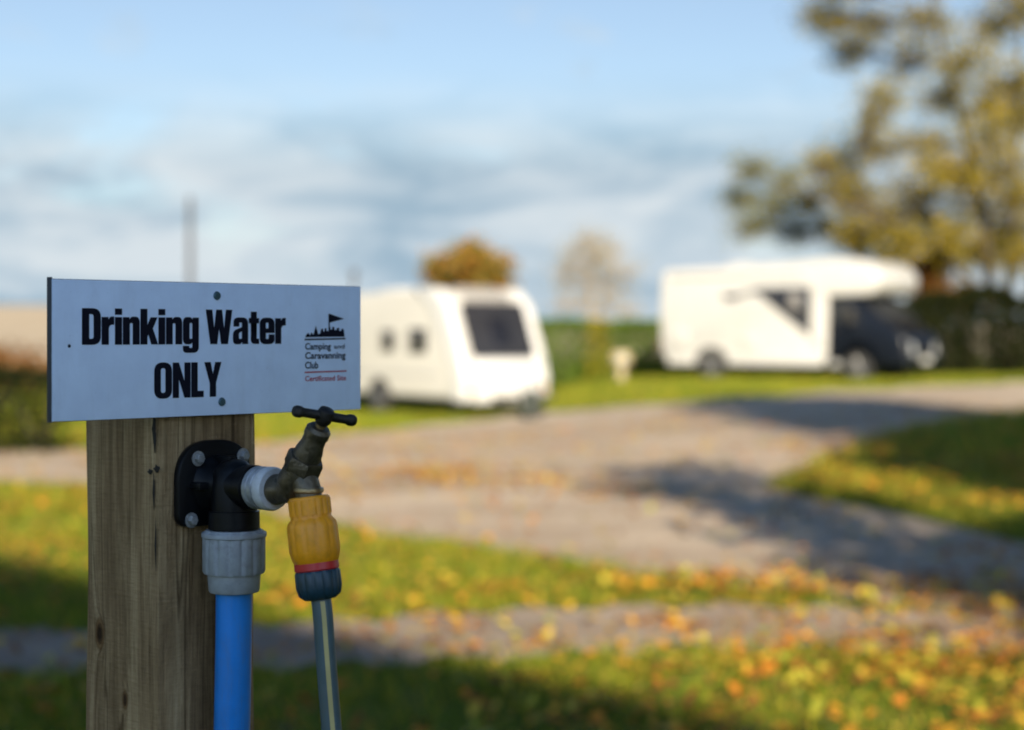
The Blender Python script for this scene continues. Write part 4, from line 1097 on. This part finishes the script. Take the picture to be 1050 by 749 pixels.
prism(bm, [(XR, ZR), (XE, ZE), (XE, ZE - .14), (XR, ZR - .14)], lambda u, v, w: (u, GYW - w, v), 8.4)
obj('roof', bm, M['slate'], bld, Matrix.Identity(4), smooth=None)
bm = bmesh.new(); box(bm, (2.2, GYW - .26, 0), (5.6, GYW - .12, 3.6), .01); dr = obj('door', bm, M['door_green'], bld, Matrix.Identity(4))
bm = bmesh.new(); box(bm, (2.35, GYW - .125, 1.0), (2.39, GYW - .07, 1.25), .01); obj('handle', bm, M['zinc'], dr, Matrix.Identity(4))

def shade_tree(x, y, h, r, z0, n, label, seed, subs=16, per=26):
    random.seed(seed); b = Vector((x, y, 0)); cl = []
    for k in range(n):
        a = random.uniform(0, 2 * PI); q = random.uniform(0, 1) ** .5; z = random.uniform(z0, h - .5)
        rr = r * (1 - .55 * max(0, (z - z0) / (h - z0)) ** 1.5)
        cl.append((b + Vector((math.cos(a) * q * rr, math.sin(a) * q * rr, z)), (.9, .9, .75)))
    tree('roadside_tree', label, b, [([b, b + Vector((.1, 0, h * .35)), b + Vector((-.1, .15, h * .7)), b + Vector((0, 0, h * .95))], .05 + .016 * h, .03)], cl, M['leaf_olive'], .20, M['bark'], subs=subs, per=per, tuft=.24, seed=seed)
shade_tree(8.35, .5, 13, 3.0, 2.6, 76, 'broad tree standing beside the track to the right of the viewpoint', 21)
shade_tree(3.55, .6, 7.2, .35, 3.6, 9, 'slender young tree close to the right of the viewpoint', 22, 10, 14)
shade_tree(5.0, 1.2, 4.7, 1.3, 1.4, 18, 'small bushy tree between the slender tree and the broad tree', 23)

shade_tree(6.4, 2.0, 6.6, 1.1, 3.4, 16, 'round headed sapling behind the small bushy tree', 24)

# ------------------------------------------------------------------ light, sky, camera
L = bpy.data.lights.new('sun', 'SUN'); L.energy = 5.0; L.angle = math.radians(.53); L.color = (1.0, .865, .64)
so = bpy.data.objects.new('sun', L); COL.objects.link(so)
dirn = Vector((SD.x * math.cos(SUN_EL), SD.y * math.cos(SUN_EL), -math.sin(SUN_EL)))
so.rotation_euler = dirn.to_track_quat('-Z', 'Y').to_euler(); so.location = (5, -20, 20)

w = bpy.data.worlds.new('World'); SC.world = w; w.use_nodes = True
nt = w.node_tree; bg = nt.nodes['Background']
sky = N(nt, 'ShaderNodeTexSky'); sky.sky_type = 'NISHITA'; sky.sun_disc = False
sky.sun_elevation = SUN_EL; sky.sun_rotation = math.atan2(-SD.x, -SD.y); sky.air_density = 1.0; sky.dust_density = .2; sky.ozone_density = 4.0
tc = N(nt, 'ShaderNodeTexCoord'); sx = N(nt, 'ShaderNodeSeparateXYZ'); nt.links.new(tc.outputs['Generated'], sx.inputs[0])
def wnoise(scale, loc, sc, detail, rough, dist=0.0):
    mp = N(nt, 'ShaderNodeMapping'); mp.inputs['Scale'].default_value = sc; mp.inputs['Location'].default_value = loc
    nt.links.new(tc.outputs['Generated'], mp.inputs[0]); return noise(nt, mp.outputs[0], scale, detail, rough, dist)
def mr(v, a, b, c=0.0, d=1.0):
    n = N(nt, 'ShaderNodeMapRange'); n.interpolation_type = 'SMOOTHSTEP'
    for k, q in zip(('From Min', 'From Max', 'To Min', 'To Max'), (a, b, c, d)): n.inputs[k].default_value = q
    nt.links.new(v, n.inputs[0]); return n.outputs[0]
def mul(a, b):
    n = N(nt, 'ShaderNodeMath', operation='MULTIPLY'); nt.links.new(a, n.inputs[0]); nt.links.new(b, n.inputs[1]); return n.outputs[0]
z = sx.outputs[2]
cl1 = wnoise(8.0, (.3, .2, .1), (1, 1, 3.0), 8, .6, .3)
cl2 = wnoise(16.0, (2.3, .7, .9), (1, 1, 2.6), 8, .62, .3)
low = mr(z, .15, .08)                 # bank of cloud low over the horizon
hi = mr(z, .24, .12)
bm0 = N(nt, 'ShaderNodeMath', operation='MAXIMUM'); nt.links.new(mul(mr(cl1, .22, .46), low), bm0.inputs[0]); nt.links.new(mr(z, .075, .03), bm0.inputs[1]); base_mask = bm0.outputs[0]
wisp = mul(mr(cl2, .50, .72, 0, .55), hi)
mk = N(nt, 'ShaderNodeMath', operation='MAXIMUM'); nt.links.new(base_mask, mk.inputs[0]); nt.links.new(wisp, mk.inputs[1])
shade = wnoise(10.0, (5.1, 3.3, 1.7), (1, 1, 3.4), 8, .62, .5)
ccol = ramp(nt, shade, [(.37, (2.9, 4.0, 4.9)), (.49, (4.2, 5.1, 5.8)), (.62, (5.6, 6.2, 6.6))])
mx = N(nt, 'ShaderNodeMix', data_type='RGBA'); nt.links.new(mk.outputs[0], mx.inputs[0]); hs = N(nt, 'ShaderNodeHueSaturation', Saturation=0.8); nt.links.new(sky.outputs[0], hs.inputs['Color']); 
sat = N(nt, 'ShaderNodeMapRange'); nt.links.new(sx.outputs[2], sat.inputs[0])          # clear air is deeper blue overhead
for k_, q_ in zip(('From Min', 'From Max', 'To Min', 'To Max'), (.22, .55, .80, 1.05)): sat.inputs[k_].default_value = q_
nt.links.new(sat.outputs[0], hs.inputs['Saturation'])
val = N(nt, 'ShaderNodeMapRange'); nt.links.new(sx.outputs[2], val.inputs[0])
for k_, q_ in zip(('From Min', 'From Max', 'To Min', 'To Max'), (.22, .55, 1.0, .72)): val.inputs[k_].default_value = q_
glow = N(nt, 'ShaderNodeMapRange'); nt.links.new(sx.outputs[1], glow.inputs[0])       # and brighter on the sun's side, behind the viewpoint
for k_, q_ in zip(('From Min', 'From Max', 'To Min', 'To Max'), (0.0, -.7, .95, 2.6)): glow.inputs[k_].default_value = q_
vm = N(nt, 'ShaderNodeMath', operation='MULTIPLY'); nt.links.new(val.outputs[0], vm.inputs[0]); nt.links.new(glow.outputs[0], vm.inputs[1])
nt.links.new(vm.outputs[0], hs.inputs['Value']); nt.links.new(hs.outputs[0], mx.inputs[6]); nt.links.new(ccol, mx.inputs[7])
nt.links.new(mx.outputs[2], bg.inputs[0]); bg.inputs[1].default_value = .048

cam = bpy.data.cameras.new('camera'); co = bpy.data.objects.new('camera', cam); COL.objects.link(co); SC.camera = co
co.location = (0, 0, CH); co.rotation_euler = (PI / 2, 0, 0)
cam.sensor_width = 36; cam.lens = F / 1050 * 36; cam.shift_y = -(374.5 - HZ) / 1050
cam.clip_start = .05; cam.clip_end = 3000
cam.dof.use_dof = True; cam.dof.focus_distance = 1.47; cam.dof.aperture_fstop = 4.4; cam.dof.aperture_blades = 0
SC.view_settings.view_transform = 'Standard'; SC.view_settings.look = 'None'; SC.view_settings.gamma = 1; SC.view_settings.exposure = 1.36
SC.view_settings.use_curve_mapping = False
SC.cycles.use_denoising = True; SC.cycles.max_bounces = 8; SC.cycles.caustics_reflective = False; SC.cycles.caustics_refractive = False
SC.cycles.filter_width = 1.9
